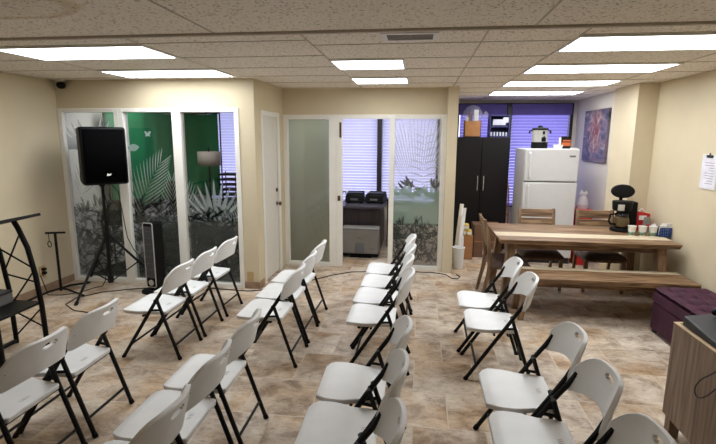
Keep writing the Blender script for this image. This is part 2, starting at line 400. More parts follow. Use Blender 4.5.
# outside wall with long window openings
wall('wall_outside', M_wallk, (-4.36, 2.83, YB, YB+.12, 0, .62), (-4.36, 2.83, YB, YB+.12, 2.36, CZ),
     (-4.36, -3.93, YB, YB+.12, .62, 2.36), (-2.2, -1.75, YB, YB+.12, .62, 2.36), (.30, .62, YB, YB+.12, .62, 2.36), (2.5, 2.83, YB, YB+.12, .62, 2.36))
struct(box(XL, XL+.012, -2.06, 5.18, 0, .085).build('baseboard_left', M_skirt, bevel=.002))
struct(box(-2.03, -1.84, 5.166, 5.18, 0, .085).build('baseboard_partition', M_skirt, bevel=.002))
struct(box(-1.85, -1.838, 5.18, 5.34, 0, .085).build('baseboard_return', M_skirt, bevel=.002))
struct(box(XR-.012, XR, -2.06, 5.95, 0, .085).build('baseboard_right', M_skirt, bevel=.002))

# ---- etched glazing
random.seed(5)
def leafpts(b, o, d, L, wd, bounds, n=7, curve=0.):
    """one lens-shaped leaf on the pane: o origin (x,z), d angle from vertical"""
    x0, x1, z0, z1 = bounds; L_, R_ = [], []
    for i in range(n+1):
        t = i/n; a = d+curve*t
        px = o[0]+math.sin(d+curve*t*.5)*L*t; pz = o[1]+math.cos(d+curve*t*.5)*L*t
        ww = wd*math.sin(PI*min(1, (t*.96+.02)))**.8*.5
        nx, nz = math.cos(a), -math.sin(a)
        cl = lambda x, z: (min(max(x, x0), x1), min(max(z, z0), z1))
        L_.append(cl(px-nx*ww, pz-nz*ww)); R_.append(cl(px+nx*ww, pz+nz*ww))
    b.ctr = getattr(b, 'ctr', 0)+1
    y = b.y0-(b.ctr % 60)*.00004
    for i in range(n):
        q = [L_[i], R_[i], R_[i+1], L_[i+1]]
        if abs(q[0][0]-q[2][0]) < 1e-5 and abs(q[1][0]-q[3][0]) < 1e-5: continue
        if abs(q[0][1]-q[2][1]) < 1e-5 and abs(q[1][1]-q[3][1]) < 1e-5: continue
        b.fan([(x, y, z) for x, z in q])
def frond(b, o, d, L, nl, ll, bounds, wd=.022, curve=.3, spread=.75):
    """a palm frond: leaflets both sides of a curved rib"""
    for i in range(nl):
        t = .12+.88*i/(nl-1); a = d+curve*t
        px = o[0]+math.sin(d+curve*t*.5)*L*t; pz = o[1]+math.cos(d+curve*t*.5)*L*t
        l = ll*(1-.55*abs(t-.35)/.65)
        for s in (-1, 1): leafpts(b, (px, pz), a+s*(spread-.35*t), l, wd, bounds, 5, -s*.15)
def thicket(b, bounds, zmax, n, lmin=.12, lmax=.26, e=None):
    x0, x1, z0, z1 = bounds
    for i in range(n):
        z = z0+(zmax-z0)*random.random()**.9; x = random.uniform(x0, x1)
        d_, l_, w_, c_ = random.uniform(-1.5, 1.5), random.uniform(lmin, lmax), random.uniform(.012, .034), random.uniform(-.6, .6)
        leafpts(b, (x, z), d_, l_, w_, bounds, 5, c_)
        if e is not None: leafpts(e, (x+w_*.6, z), d_, l_, w_*.45, bounds, 5, c_)
def window(name, x0, x1, z0, z1, y, fr, fw=(.055, .055), pane_y=None, zt=2.10, zb=.0):
    b = MB(); yb = y+fr
    b.box(x0-fw[0], x0, y, yb, zb, zt); b.box(x1, x1+fw[1], y, yb, zb, zt)
    b.box(x0, x1, y, yb, zb, z0); b.box(x0, x1, y, yb, z1, zt)
    f = struct(b.build(name, M_trim, bevel=.004))
    py = y+fr*.5
    box(x0-.004, x1+.004, py, py+.006, z0-.004, z1+.004).build('glass_pane', M_glass, f, smooth=False)
    return f, py-.002
def film(py): b = MB(); b.y0 = py; return b
# window_1 .. window_3 in the partition
f1, py = window('window_1', -4.20, -3.54, .05, 2.055, 5.165, .1)
B = (-4.195, -3.545, .055, 2.05); b = film(py)
for i in range(16): leafpts(b, (-3.86+.012*i*(-1)**i, 1.50+.01*i), (-1)**i*(.25+.09*i), .5-.012*i, .055, B, 8)
for o, d in (((-4.1, 1.0), .25), ((-3.72, 1.05), -.2), ((-3.62, 1.2), .1)): frond(b, o, d, .62, 11, .3, B, .012)
b.build('leaf_etching', M_filmlite, f1, smooth=False, normals=False)
b = film(py-.003); e = film(py-.0005); thicket(b, B, .95, 230, .09, .2, e=e); e.build('leaf_outlines', M_filmedge, f1, smooth=False, normals=False); b.build('thicket_etching', M_filmdark, f1, smooth=False, normals=False)
b = film(py-.006); b.fan([(B[0], py-.006, B[2]), (B[1], py-.006, B[2]), (B[1], py-.006, .9), (B[0], py-.006, .9)]); b.build('frosted_film', M_filmlow, f1, smooth=False)
b = film(py-.007); b.fan([(B[0], py-.007, .9), (B[1], py-.007, .9), (B[1], py-.007, B[3]), (B[0], py-.007, B[3])]); b.build('milky_film', M_filmhaze, f1, smooth=False)
f2, py = window('window_2', -3.43, -2.83, .05, 2.055, 5.165, .1)
B = (-3.425, -2.835, .055, 2.05); b = film(py)
frond(b, (-3.37, .74), .26, .80, 13, .42, B, .013, .35, .80)
frond(b, (-3.44, .66), 1.25, .62, 9, .30, B, .013, .1, .55)
frond(b, (-2.87, .66), -.12, .60, 10, .32, B, .012, .15, .75)
for s in (-1, 1):                                   # butterfly and a drifting leaf
    leafpts(b, (-3.16, 1.80), s*.75, .055, .03, B); leafpts(b, (-3.16, 1.80), s*2.1, .035, .02, B)
leafpts(b, (-3.43, 1.64), 1.45, .15, .085, B)
b.build('palm_etching', M_film, f2, smooth=False, normals=False)
b = film(py-.003); e = film(py-.0005); thicket(b, B, .98, 230, .09, .2, e=e); e.build('leaf_outlines', M_filmedge, f2, smooth=False, normals=False); b.build('thicket_etching', M_filmdark, f2, smooth=False, normals=False)
b = film(py-.006); b.fan([(B[0], py-.006, B[2]), (B[1], py-.006, B[2]), (B[1], py-.006, .84), (B[0], py-.006, .84)]); b.build('frosted_film', M_filmlow, f2, smooth=False)
f3, py = window('window_3', -2.725, -2.085, .05, 2.055, 5.165, .1)
B = (-2.72, -2.09, .055, 2.05); b = film(py)
for i, a in enumerate((-1.0, -.75, -.5, -.25, 0, .25, .5, .75, 1.0)):
    leafpts(b, (-2.38+.03*a, .80), a, .50-.10*abs(a), .040, B, 8, -.3*a)
    leafpts(b, (-2.38+.05*a, .74), a*1.25+.1, .36, .022, B, 8, .3*a)
frond(b, (-2.72, .72), .1, .55, 11, .3, B, .012, -.4)
frond(b, (-2.1, .62), -.1, .35, 8, .24, B, .012, .3)
b.build('agave_etching', M_film, f3, smooth=False, normals=False)
b = film(py-.003); e = film(py-.0005); thicket(b, B, .86, 230, .09, .2, e=e); e.build('leaf_outlines', M_filmedge, f3, smooth=False, normals=False); b.build('thicket_etching', M_filmdark, f3, smooth=False, normals=False)
b = film(py-.006); b.fan([(B[0], py-.006, B[2]), (B[1], py-.006, B[2]), (B[1], py-.006, .8), (B[0], py-.006, .8)]); b.build('frosted_film', M_filmlow, f3, smooth=False)
# window_4: fully frosted sidelight; window_5: etched panel right of the office doorway
f4, py = window('window_4', -1.79, -1.22, .05, 2.02, 6.29, .09, (.058, .10), zt=2.08)
b = MB(); b.fan([(-1.788, py+.02, .052), (-1.222, py+.02, .052), (-1.222, py+.02, 2.018), (-1.788, py+.02, 2.018)]); b.build('frosted_film', M_filmdense, f4, smooth=False)
f5, py = window('window_5', -.34, .27, .05, 2.025, 6.29, .09, (.066, .06), zt=2.08)
B = (-.338, .268, .055, 2.02); b = film(py)
for i in range(26):                                # tall fan of fine rays
    a = -1.05+2.1*i/25; leafpts(b, (-.02+.42*math.sin(a*.55), 1.02+.30*math.cos(a*.55)), a*.5, .78, .019, B, 8, a*.05)
for i in range(9):
    z = 1.08+.085*i
    for s in (-1, 1): leafpts(b, (.05, z+.02), s*(1.15-.02*i), .25-.014*i, .022, B, 6, s*.4)
b.build('fan_etching', M_filmlite, f5, smooth=False, normals=False)
b = film(py-.011); b.fan([(B[0], py-.011, 1.05), (B[1], py-.011, 1.05), (B[1], py-.011, B[3]), (B[0], py-.011, B[3])]); b.build('milky_film', M_filmhaze, f5, smooth=False)
b = film(py-.013)
for i in range(22): leafpts(b, (B[0]+.03+.026*i, 1.0+.03*math.sin(i*1.7)), .9*math.sin(i*2.3), .15, .05, B, 6, .3*math.sin(i))
b.build('leaf_frosting', M_filmgreen, f5, smooth=False, normals=False)
b = film(py-.003); b.fan([(B[0], py-.003, .62), (B[1], py-.003, .62), (B[1], py-.003, 1.06), (B[0], py-.003, 1.06)])
b.build('green_frosting', M_filmgreen, f5, smooth=False)
b = film(py-.005); thicket(b, (B[0], B[1], B[2], .75), .62, 200, .08, .18); b.build('thicket_etching', M_filmdark, f5, smooth=False, normals=False)
b = film(py-.008); b.fan([(B[0], py-.008, B[2]), (B[1], py-.008, B[2]), (B[1], py-.008, .64), (B[0], py-.008, .64)]); b.build('frosted_film', M_filmlow, f5, smooth=False)
b = film(py-.009)
for i in range(14): leafpts(b, (random.choice([-.28, -.2, -.1, .18, .22])+random.uniform(-.05, .05), random.uniform(1.06, 1.18)), random.uniform(-1.6, 1.6), .14, .036, B, 6, .8)
b.build('dark_leaf_print', M_dark, f5, smooth=False, normals=False)

# door_1: closed door in the return wall
d1 = struct(box(-1.895, -1.862, 5.43, 6.03, .01, 2.03).build('door_1', M_door, bevel=.003))
t = MB()
t.box(-1.86, -1.835, 5.37, 5.43, 0, 2.09); t.box(-1.86, -1.835, 6.03, 6.09, 0, 2.09); t.box(-1.86, -1.835, 5.43, 6.03, 2.03, 2.09)
struct(t.build('trim_1', M_trim, bevel=.004))
rx = Matrix.Rotation(PI/2, 4, 'Y')
k = MB(); k.lathe([(.028, 0), (.028, .006), (.010, .010), (.010, .03), (.024, .036), (.028, .05), (.022, .062), (.004, .066)], n=18, mtx=Matrix.Translation((-1.862, 5.97, .92)) @ rx)
k.build('door_knob', M_brass, d1)
k = MB(); k.lathe([(.026, 0), (.026, .012), (.016, .018), (.004, .02)], n=18, mtx=Matrix.Translation((-1.862, 5.97, 1.10)) @ rx); k.build('deadbolt', M_brass, d1)
# office doorway
t = MB(); t.box(-1.12, -1.045, 6.285, 6.385, 0, 2.025); t.box(-1.12, -.406, 6.285, 6.385, 2.025, 2.08)
tr2 = struct(t.build('trim_2', M_trim, bevel=.004))
box(-1.10, -1.062, 6.277, 6.285, .93, 1.0).build('strike_plate', M_brass, tr2, bevel=.001)
box(-1.075, -1.047, 6.277, 6.285, 1.78, 1.98).build('closer_bracket', M_brass, tr2, bevel=.002)
d2 = struct(box(-.02, .02, 0, .70, .01, 2.02).build('door_2', M_door, bevel=.003))
d2.location = (-1.07, 6.39, 0); d2.rotation_euler = (0, 0, math.radians(9.3))
k = MB(); k.lathe([(.026, 0), (.026, .008), (.012, .012), (.012, .05)], n=16, mtx=Matrix.Translation((.02, .64, .97)) @ rx)
k.tube([(.066, .645, .97), (.07, .60, .97), (.07, .52, .965)], .010); k.build('lever_handle', M_brass, d2)

# ---- outside windows and blinds
def outwin(name, x0, x1, mull):
    b = MB(); y0, y1 = YB-.01, YB+.10
    b.box(x0, x1, y0, y1, .60, .66); b.box(x0, x1, y0, y1, 2.31, 2.37); b.box(x0, x0+.05, y0, y1, .66, 2.31); b.box(x1-.05, x1, y0, y1, .66, 2.31)
    for x in mull: b.box(x-.04, x+.04, y0-.16, y1, .66, 2.31)
    f = struct(b.build(name, M_frame, bevel=.003))
    box(x0+.04, x1-.04, YB+.06, YB+.066, .65, 2.32).build('glass_pane', M_glass, f, smooth=False)
outwin('window_6', -3.95, -2.18, [])
outwin('window_7', -1.77, .32, [-.71])
outwin('window_8', .60, 2.52, [1.46])
def blind(label, x0, x1, m, z0=.64, z1=2.33, tilt=58, val=None, y=YB-.06):
    b = MB(); p = .05; n = int((z1-z0-.05)/p); dx = .028
    c, s = math.cos(math.radians(tilt)), math.sin(math.radians(tilt))
    for i in range(n):
        z = z0+.03+p*i
        b.grid(lambda u, v: (x0+(x1-x0)*u, y+(v-.5)*2*dx*c, z-(v-.5)*2*dx*s+.004*math.sin(PI*v)), 1, 3)
    r = tag(b.build('window_blind', m, ang=60), label, 'blind')
    h = MB(); h.box(x0, x1, y-.03, y+.03, z1-.045, z1); h.build('headrail', m if val is None else val, r, bevel=.003)
    h = MB(); h.box(x0, x1, y-.014, y+.014, z0-.012, z0+.008); h.build('bottom_rail', m, r, bevel=.003)
    if val is not None:
        box(x0-.02, x1+.02, y-.07, y-.055, z1-.16, z1+.02).build('valance', val, r, bevel=.003)
    return r
blind('pale daylit blind behind the green backdrop and lamp', -3.90, -2.25, M_blind)
blind('wide pale daylit blind over the office desk', -1.72, -.76, M_blind)
blind('narrow pale daylit blind behind the etched office glass', -.66, .28, M_blind)
blind('violet blind behind the black cupboard', .66, 1.40, M_blindv, val=M_valance)
blind('violet blind behind the white fridge', 1.52, 2.44, M_blindv, val=M_valance)

# ------------------------------------------------------------------ ceiling lights, vent, camera
def panel(label, x, y, wd, group):
    dp = .497
    r = thing('ceiling_light', label, 'ceiling light', (x+wd/2, y+dp/2, CZ), 0, group)
    f = MB(); a, c = wd/2, dp/2; q = .022
    f.box(-a-q, a+q, -c-q, -c, -.012, 0); f.box(-a-q, a+q, c, c+q, -.012, 0); f.box(-a-q, -a, -c, c, -.012, 0); f.box(a, a+q, -c, c, -.012, 0)
    f.build('frame', M_lightframe, r, bevel=.002)
    box(-a, a, -c, c, -.008, -.001).build('diffuser', M_emit, r, smooth=False)
GL = 'lit fluorescent ceiling panels'
panel('long lit ceiling panel at left, the nearer of two, cut by the picture edge', -3.165, PY, 1.175, GL)
panel('long lit ceiling panel at left, above the glass partition', -3.165, PY+PD, 1.175, GL)
panel('small square lit ceiling panel, the nearer one, beyond the air vent', -.76, 4.05, .587, GL)
panel('small square lit ceiling panel, the farther one, before the office door', -.76, 4.05+PD, .587, GL)
panel('long lit ceiling panel at right, nearest of four, cut by the picture edge', .985, PY, 1.175, GL)
panel('long lit ceiling panel at right, second nearest of four', .985, PY+PD, 1.175, GL)
panel('long lit ceiling panel at right, third of four, before the kitchen', .985, PY+2*PD, 1.175, GL)
panel('long lit ceiling panel at right, farthest of four, over the fridge', .985, PY+3*PD, 1.175, GL)
panel('long lit ceiling panel in the room behind the etched glass partition', -3.95, 5.9, 1.175, GL)
panel('long lit ceiling panel in the office behind the frosted glass', -1.3, 7.0, 1.175, GL)
v = thing('ceiling_vent', 'small white framed air vent with grey louvres in the ceiling', 'vent', (-.085, 3.16, CZ))
f = MB(); f.box(-.18, -.145, -.12, .12, -.012, 0); f.box(.145, .18, -.12, .12, -.012, 0); f.box(-.145, .145, -.12, -.085, -.012, 0); f.box(-.145, .145, .085, .12, -.012, 0)
f.build('frame', M_lightframe, v, bevel=.002)
f = MB()
for i in range(9): y = -.08+i*.02; f.box(-.145, .145, y-.007, y+.007, -.007, -.005)
f.box(-.004, .004, -.085, .085, -.009, -.003)
f.build('louvres', mat('vent_grey', (128, 124, 116), .6), v, smooth=False)
box(-.145, .145, -.085, .085, -.004, -.001).build('backing', M_dark, v, smooth=False)
v = thing('security_camera', 'small black dome security camera high in the left corner', 'security camera', (-4.13, 5.12, 2.36))
k = MB(); k.lathe([(.05, .06), (.05, .045), (.012, .04), (.012, .02)], n=18); k.build('mount', M_whitep, v)
k = MB(); k.lathe([(.02, .03), (.042, .02), (.05, 0), (.045, -.02), (.03, -.038), (.008, -.045)], n=20); k.build('dome', M_blackp, v)

# ------------------------------------------------------------------ folding chairs (facing -X)
def folding_chair():
    r = thing('folding_chair', '', 'chair')
    HW = .200
    # seat
    b = MB(); nu, nv = 14, 12; T = .030
    def out(u, v):      # u front->rear, v across
        x = -.248+.376*u; e = 1.0
        if u < .22: e = 1-.24*(1-u/.22)**2.4
        if u > .86: e = 1-.10*((u-.86)/.14)**2
        y = (v*2-1)*(.215-.027*min(1, max(0, (u-.40)/.25)))*e
        return x, y
    def top(u, v):
        x, y = out(u, v); z = .405+.012*(u-.5)*-1-.010*math.exp(-((u-.55)/.3)**2-((v-.5)/.35)**2)-(.016*(1-u/.12)**2 if u < .12 else 0)
        return (x, y, z)
    def bot(u, v):
        x, y, z = top(u, v); return (x*.985, y*.97, z-T)
    A = [[b.b.verts.new(top(i/nu, j/nv)) for j in range(nv+1)] for i in range(nu+1)]
    C = [[b.b.verts.new(bot(i/nu, j/nv)) for j in range(nv+1)] for i in range(nu+1)]
    for i in range(nu):
        for j in range(nv):
            b.b.faces.new((A[i][j], A[i+1][j], A[i+1][j+1], A[i][j+1])); b.b.faces.new((C[i][j], C[i][j+1], C[i+1][j+1], C[i+1][j]))
    for i in range(nu):
        for j in (0, nv): b.b.faces.new((A[i][j], A[i+1][j], C[i+1][j], C[i][j]))
    for j in range(nv):
        for i in (0, nu): b.b.faces.new((A[i][j], A[i][j+1], C[i][j+1], C[i][j]))
    s = b.build('seat', M_plastic, r, bevel=.006, ang=50)
    b = MB()
    for k in range(4):
        y = -.021+.014*k; b.tube([(.050, y, .3962), (.074, y+.007, .3962)], .0018, 6)
    b.build('moulded_slots', M_slot, s)
    # backrest, with a hand hole
    b = MB(); us = [-1, -.97, -.9, -.8, -.66, -.5, -.34, -.22, -.16, -.08, 0, .08, .16, .22, .34, .5, .66, .8, .9, .97, 1]
    vs = [0, .15, .32, .48, .60, .69, .725, .805, .84, .93, 1]
    def bp(u, v):
        au = abs(u); H = .768-.092*max(0, (au-.35)/.65)**3.2; L0 = .545+.045*(1-au**2.2)
        if au > .95: L0 += .018*(au-.95)/.05
        z = L0+(H-L0)*v
        y = u*.221*(1-.02*v*v)
        x = .198+.26*(z-.55)-.078*au**2.2+.018
        return Vector((x, y, z))
    G = [[b.b.verts.new(bp(u, v)) for v in vs] for u in us]
    for i in range(len(us)-1):
        for j in range(len(vs)-1):
            um, vm = (us[i]+us[i+1])/2, (vs[j]+vs[j+1])/2
            if abs(um) < .16 and .69 < vm < .84: continue
            if .16 <= abs(um) < .22 and .725 < vm < .805: continue
            b.b.faces.new((G[i][j], G[i+1][j], G[i+1][j+1], G[i][j+1]))
    loose = [v_ for v_ in b.b.verts if not v_.link_faces]
    for v_ in loose: b.b.verts.remove(v_)
    bmesh.ops.recalc_face_normals(b.b, faces=b.b.faces)
    bmesh.ops.solidify(b.b, geom=b.b.faces[:], thickness=.022)
    b.build('backrest', M_plastic, r, bevel=.004, ang=50)
    # frame
    for s_ in (-1, 1):
        y = s_*(HW+.006)
        b = MB(); b.tube([(-.238, y, .012), (.08, y, .508), (.135, y*.965, .59), (.17, y*.93, .655)], .0142, 8, .9)
        l = b.build('leg', M_black, r)
        k = MB(); k.tube([(-.245, y, 0), (-.232, y, .022)], .016, 10); k.build('foot_cap', M_blackp, l)
        y2 = s_*(HW-.014)
        b = MB(); b.tube([(.232, y2, .012), (.066, y2, .505)], .0142, 8, .9)
        l = b.build('leg', M_black, r)
        k = MB(); k.tube([(.238, y2, 0), (.229, y2, .022)], .016, 10); k.build('foot_cap', M_blackp, l)
        b = MB(); b.tube([(.012, y, .415), (.10, y2, .415)], .009, 8); b.build('brace', M_black, r)
        b = MB(); b.tube([(.07, y2-s_*.012, .495), (.07, y+s_*.012, .50)], .012, 10); b.build('hinge', M_black, r)
    b = MB(); b.tube([(-.17, -HW, .115), (-.17, HW, .115)], .009, 8); b.build('crossbar', M_black, r)
    b = MB(); b.tube([(.195, -HW+.02, .115), (.195, HW-.02, .115)], .009, 8); b.build('crossbar', M_black, r)
    b = MB(); b.tube([(-.05, -HW, .362), (-.05, HW, .362)], .009, 8); b.build('seat_support', M_black, r)
    b = MB(); b.tube([(.105, -HW+.01, .362), (.105, HW-.01, .362)], .009, 8); b.build('seat_support', M_black, r)
    return r
ROWS = [(-2.112, 'row nearest the lectern'), (-1.170, 'second row from the lectern'), (-.290, 'third row from the lectern'), (.620, 'row nearest the wooden bench')]
FAR = {3: ['end by the aisle gap', 'middle one', 'end by the glass wall'], 2: ['end by the aisle gap', 'end by the table'],
       4: ['end by the aisle gap', 'second from the aisle gap', 'third from the aisle gap', 'end by the office doorway']}
NEAR = ['end by the aisle gap', 'second from the aisle gap', 'third from the aisle gap']
FY = {0: [3.525, 3.975, 4.47], 1: [3.53, 3.98, 4.435], 2: [3.535, 3.98, 4.42, 4.87], 3: [3.545, 4.01]}
NY = {0: [2.51, 2.05], 1: [2.465, 2.02, 1.575], 2: [2.48, 2.03, 1.585], 3: [2.52, 2.065, 1.61]}
chair0 = None
random.seed(3)
for ri, (rx_, rn) in enumerate(ROWS):
    for blk, ys, names in (('far block', FY[ri], FAR[len(FY[ri])]), ('near block', NY[ri], NEAR)):
        for y, nm in zip(ys, names):
            lab = 'white folding chair, %s, %s, %s' % (rn, blk, nm)
            loc = (rx_+random.uniform(-.012, .012), y, 0); rz = math.radians(random.uniform(-1.2, 1.2))
            if chair0 is None:
                chair0 = folding_chair(); chair0.location = loc; chair0.rotation_euler = (0, 0, rz); chair0['label'] = lab; chair0['group'] = 'white folding chairs in rows'
            else: dup(chair0, loc, rz, lab, 'white folding chairs in rows')

# ------------------------------------------------------------------ lectern, stands, speaker, fan
lc = thing('lectern', 'black metal truss lectern at the left edge with a slanted top', 'lectern')
def truss(y):
    fr = [(-3.335, y, 1.085), (-3.30, y, 1.02), (-3.235, y, .86), (-3.19, y, .62), (-3.165, y, .36), (-3.155, y, .0)]
    bk = [(-3.575, y, 1.035), (-3.50, y, .8), (-3.46, y, .5), (-3.45, y, .0)]
    b = MB(); b.tube(fr, .021, 10); b.tube(bk, .019, 10)
    b.build('side_frame', M_black, lc)
    b = MB()
    for p, q in (((-3.29, y, .98), (-3.47, y, .66)), ((-3.50, y, .84), (-3.20, y, .68)), ((-3.47, y, .62), (-3.185, y, .56)), ((-3.20, y, .66), (-3.46, y, .34)), ((-3.455, y, .30), (-3.16, y, .16)), ((-3.165, y, .34), (-3.45, y, .06))):
        b.tube([p, q], .007, 6)
    b.build('cross_wires', M_black, lc)
truss(3.00); truss(3.44)
b = MB(); b.box(-.22, .22, -.32, .32, -.012, .012, Matrix.Translation((-3.38, 3.22, 1.08)) @ Matrix.Rotation(math.radians(-13), 4, 'Y')); b.build('top', M_black, lc, bevel=.004)
box(-3.50, -3.17, 2.99, 3.45, .37, .39).build('shelf', M_black, lc, bevel=.003)
b = MB(); b.tube([(-3.155, 3.0, .02), (-3.155, 3.44, .02)], .018); b.build('base_bar', M_black, lc)
b = MB(); b.tube([(-3.45, 3.0, .02), (-3.45, 3.44, .02)], .018); b.build('base_bar', M_black, lc)
r = thing('storage_box', 'grey box on the shelf of the black lectern', 'box', (-3.49, 3.26, .391))
box(-.10, .10, -.14, .14, 0, .10).build('body', M_grey, r, bevel=.006); box(-.103, .103, -.143, .143, .085, .107).build('lid', M_dark, r, bevel=.004)
r = thing('tissue_pack', 'white and black tissue pack on the grey box in the lectern', 'tissue pack', (-3.49, 3.26, .4985))
box(-.07, .05, -.06, .06, 0, .055).build('wrapper', M_white, r, bevel=.012); MB().lathe([(.05, .055), (.03, .075), (.035, .10), (.005, .125)], n=8, c=(-.01, 0, 0)).build('tissue', M_white, r)
box(-.0, .052, -.062, .0, .01, .045).build('print', M_blackp, r)
# low T-stand by the left wall
sd = thing('cable_stand', 'low black T-topped stand with a hanging loop by the left wall', 'stand', (-4.07, 4.72, 0))
b = MB(); b.tube([(0, 0, .02), (0, 0, .70)], .014); b.build('pole', M_black, sd)
b = MB(); b.tube([(-.10, -.02, .70), (.11, .02, .705)], .012); b.build('top_bar', M_black, sd)
for a in ((-.12, -.42), (.36, -.10), (.09, .36)):
    b = MB(); b.tube([(0, 0, .05), (a[0]*.3, a[1]*.3, .05), (a[0], a[1], .012)], .012); b.build('leg', M_black, sd)
b = MB(); b.tube([(-.07, -.014, .69), (-.07, -.014, .60)], .004, 6); b.tube([(-.07+.022*math.sin(2*PI*i/12), -.014, .57+.034*math.cos(2*PI*i/12)) for i in range(12)], .005, 6, closed=True); b.build('hanging_loop', M_black, sd)
o = thing('wall_outlet', 'tan wall outlet with two black plugs low on the left wall', 'outlet', (XL, 4.69, .255))
box(0, .008, -.045, .045, -.06, .06).build('plate', M_outlet, o, bevel=.002)
for z in (.025, -.02): box(.008, .05, -.018, .018, z-.014, z+.014).build('plug', M_blackp, o, bevel=.004)
o = thing('wall_outlet', 'tan wall outlet low on the cream pillar beside the glass partition', 'outlet', (-1.96, 5.18, .15))
box(-.04, .04, -.008, 0, -.055, .055).build('plate', M_outlet, o, bevel=.002); box(-.018, .018, -.011, -.008, -.035, .035).build('socket', M_outlet, o, bevel=.001)
# speaker on tripod
st = thing('speaker_stand', 'black tripod stand carrying the loudspeaker', 'stand', (-3.58, 4.92, 0))
b = MB(); b.tube([(0, 0, .10), (0, 0, .75)], .021, 12); b.tube([(0, 0, .7), (0, 0, 1.22)], .016, 12); b.build('pole', M_black, st)
for z_ in (.60, .08): b = MB(); b.lathe([(.03, z_), (.034, z_+.015), (.034, z_+.07), (.026, z_+.09)], n=16); b.build('collar', M_black, st)
for a in (-92, 28, 150):
    ca, sa = math.cos(math.radians(a)), math.sin(math.radians(a))
    b = MB(); b.tube([(ca*.03, sa*.03, .64), (ca*.56, sa*.56, .015)], .014, 8)
    l = b.build('leg', M_black, st)
    b = MB(); b.tube([(ca*.545, sa*.545, .03), (ca*.575, sa*.575, .0)], .019, 8); b.build('rubber_foot', M_blackp, l)
    b = MB(); b.tube([(ca*.03, sa*.03, .11), (ca*.31, sa*.31, .31)], .008, 6); b.build('strut', M_black, st)
sp = thing('loudspeaker', 'black loudspeaker raised on the tripod stand', 'loudspeaker', (-3.565, 4.92, 1.22), math.radians(47))
b = MB(); b.hexa([(-.23, -.20, .03), (.23, -.20, .03), (.20, .17, .03), (-.20, .17, .03)], [(-.23, -.20, .66), (.23, -.20, .66), (.20, .17, .66), (-.20, .17, .66)])
b.build('cabinet', M_blackp, sp, bevel=.03, seg=4)
b = MB(); b.grid(lambda u, v_: (-.205+.41*u, -.202-.022*math.sin(PI*u), .06+.575*v_), 12, 2); b.build('grille', M_grille, sp, solid=.008)
MB().prism([(-.005, .13), (.035, .135), (.045, .155), (.02, .15), (.005, .16)], -.232, -.226).build('badge', M_white, sp)
MB().lathe([(.03, 0), (.03, .04)], n=16, c=(-.015, 0, 0)).build('pole_socket', M_black, sp)
# cord of the speaker
b = MB(); b.tube([(-3.64, 4.99, 1.26), (-3.66, 5.04, 1.15), (-3.60, 5.03, .9), (-3.66, 5.04, .6), (-3.70, 5.06, .3), (-3.74, 5.04, .06), (-3.74, 4.98, .008), (-3.8, 4.9, .006), (-3.85, 4.72, .006), (-3.98, 4.62, .006), (-4.1, 4.56, .02), (-4.16, 4.55, .25)], .005, 6)
tag(b.build('power_cord', M_black), 'thin black cord from the loudspeaker down to the left wall outlet', 'cord')
b = MB(); b.tube([(-3.52, 4.97, 1.26), (-3.50, 5.08, 1.14), (-3.47, 5.08, .9), (-3.42, 5.06, .6), (-3.34, 5.05, .45), (-3.2, 5.05, .3), (-3.06, 5.06, .1), (-3.05, 5.04, .006), (-3.3, 4.95, .006), (-3.6, 4.78, .006), (-3.75, 4.55, .006), (-3.72, 4.35, .006), (-3.5, 4.2, .006), (-3.2, 4.15, .006)], .005, 6)
tag(b.build('signal_cord', M_black), 'thin black cord from the loudspeaker snaking over the floor near the fan', 'cord')
# tower fan
fn = thing('tower_fan', 'black tower fan with silver edged front by the glass partition', 'fan', (-3.03, 4.93, 0), math.radians(-10))
MB().lathe([(.15, 0), (.15, .012), (.13, .02), (.05, .028), (.045, .06)], n=28).build('base', M_blackp, fn)
box(-.075, .075, -.055, .11, .055, .82).build('housing', M_blackp, fn, bevel=.02, seg=3)
b = MB(); path = [(-.066, .075), (-.066, .80), (-.05, .815), (.05, .815), (.066, .80), (.066, .075), (.05, .062), (-.05, .062)]
b.tube([(x, -.058, z) for x, z in path], .0055, 8, closed=True); b.build('silver_rim', M_silver, fn)
b = MB()
for i in range(8): b.box(-.058, .058, -.062, -.056, .19+.075*i, .194+.075*i)
for i in range(11): x = -.055+.011*i; b.box(x-.0015, x+.0015, -.061, -.056, .17, .775)
b.build('grille', M_gasket, fn, smooth=False)
MB().lathe([(.034, 0), (.034, .008), (.02, .012)], n=18, mtx=Matrix.Translation((0, -.056, .115)) @ Matrix.Rotation(PI/2, 4, 'X')).build('control_dial', M_silver, fn)
box(-.055, .055, -.061, -.052, .78, .805).build('display', M_blackp, fn, bevel=.003)

# ------------------------------------------------------------------ the room behind the partition
b = MB()
def cloth(u, v_):
    L1, L2 = 2.12, .62; s_ = u*(L1+L2); R_ = .0
    f_ = .018*math.sin(u*46)+.012*math.sin(u*23+1)
    zt = 2.13+.02*math.sin(u*19)+.05*u
    z = .75+(zt-.75)*v_
    if s_ < L1: return (-4.12+f_*(1-.5*v_), 5.82+s_, z)
    return (-4.12+(s_-L1), 5.82+L1+f_*(1-.5*v_), z)
b.grid(cloth, 90, 10)
gs = thing('green_backdrop', 'bright green backdrop cloth hanging behind the etched glass', 'backdrop')
b.build('cloth', M_green, gs, solid=.004, ang=80)
b = MB(); b.tube([(-4.12, 5.80, 2.135), (-4.12, 7.95, 2.17)], .012); b.tube([(-4.12, 7.95, 2.17), (-3.46, 7.95, 2.185)], .012); b.tube([(-4.14, 5.83, .006), (-4.14, 5.83, 2.14)], .012)
b.tube([(-3.47, 7.96, .006), (-3.47, 7.96, 2.19)], .012); b.build('stand', M_black, gs)
lp = thing('floor_lamp', 'lamp with a square taupe drum shade behind the etched glass', 'lamp', (-3.40, 7.32, 0))
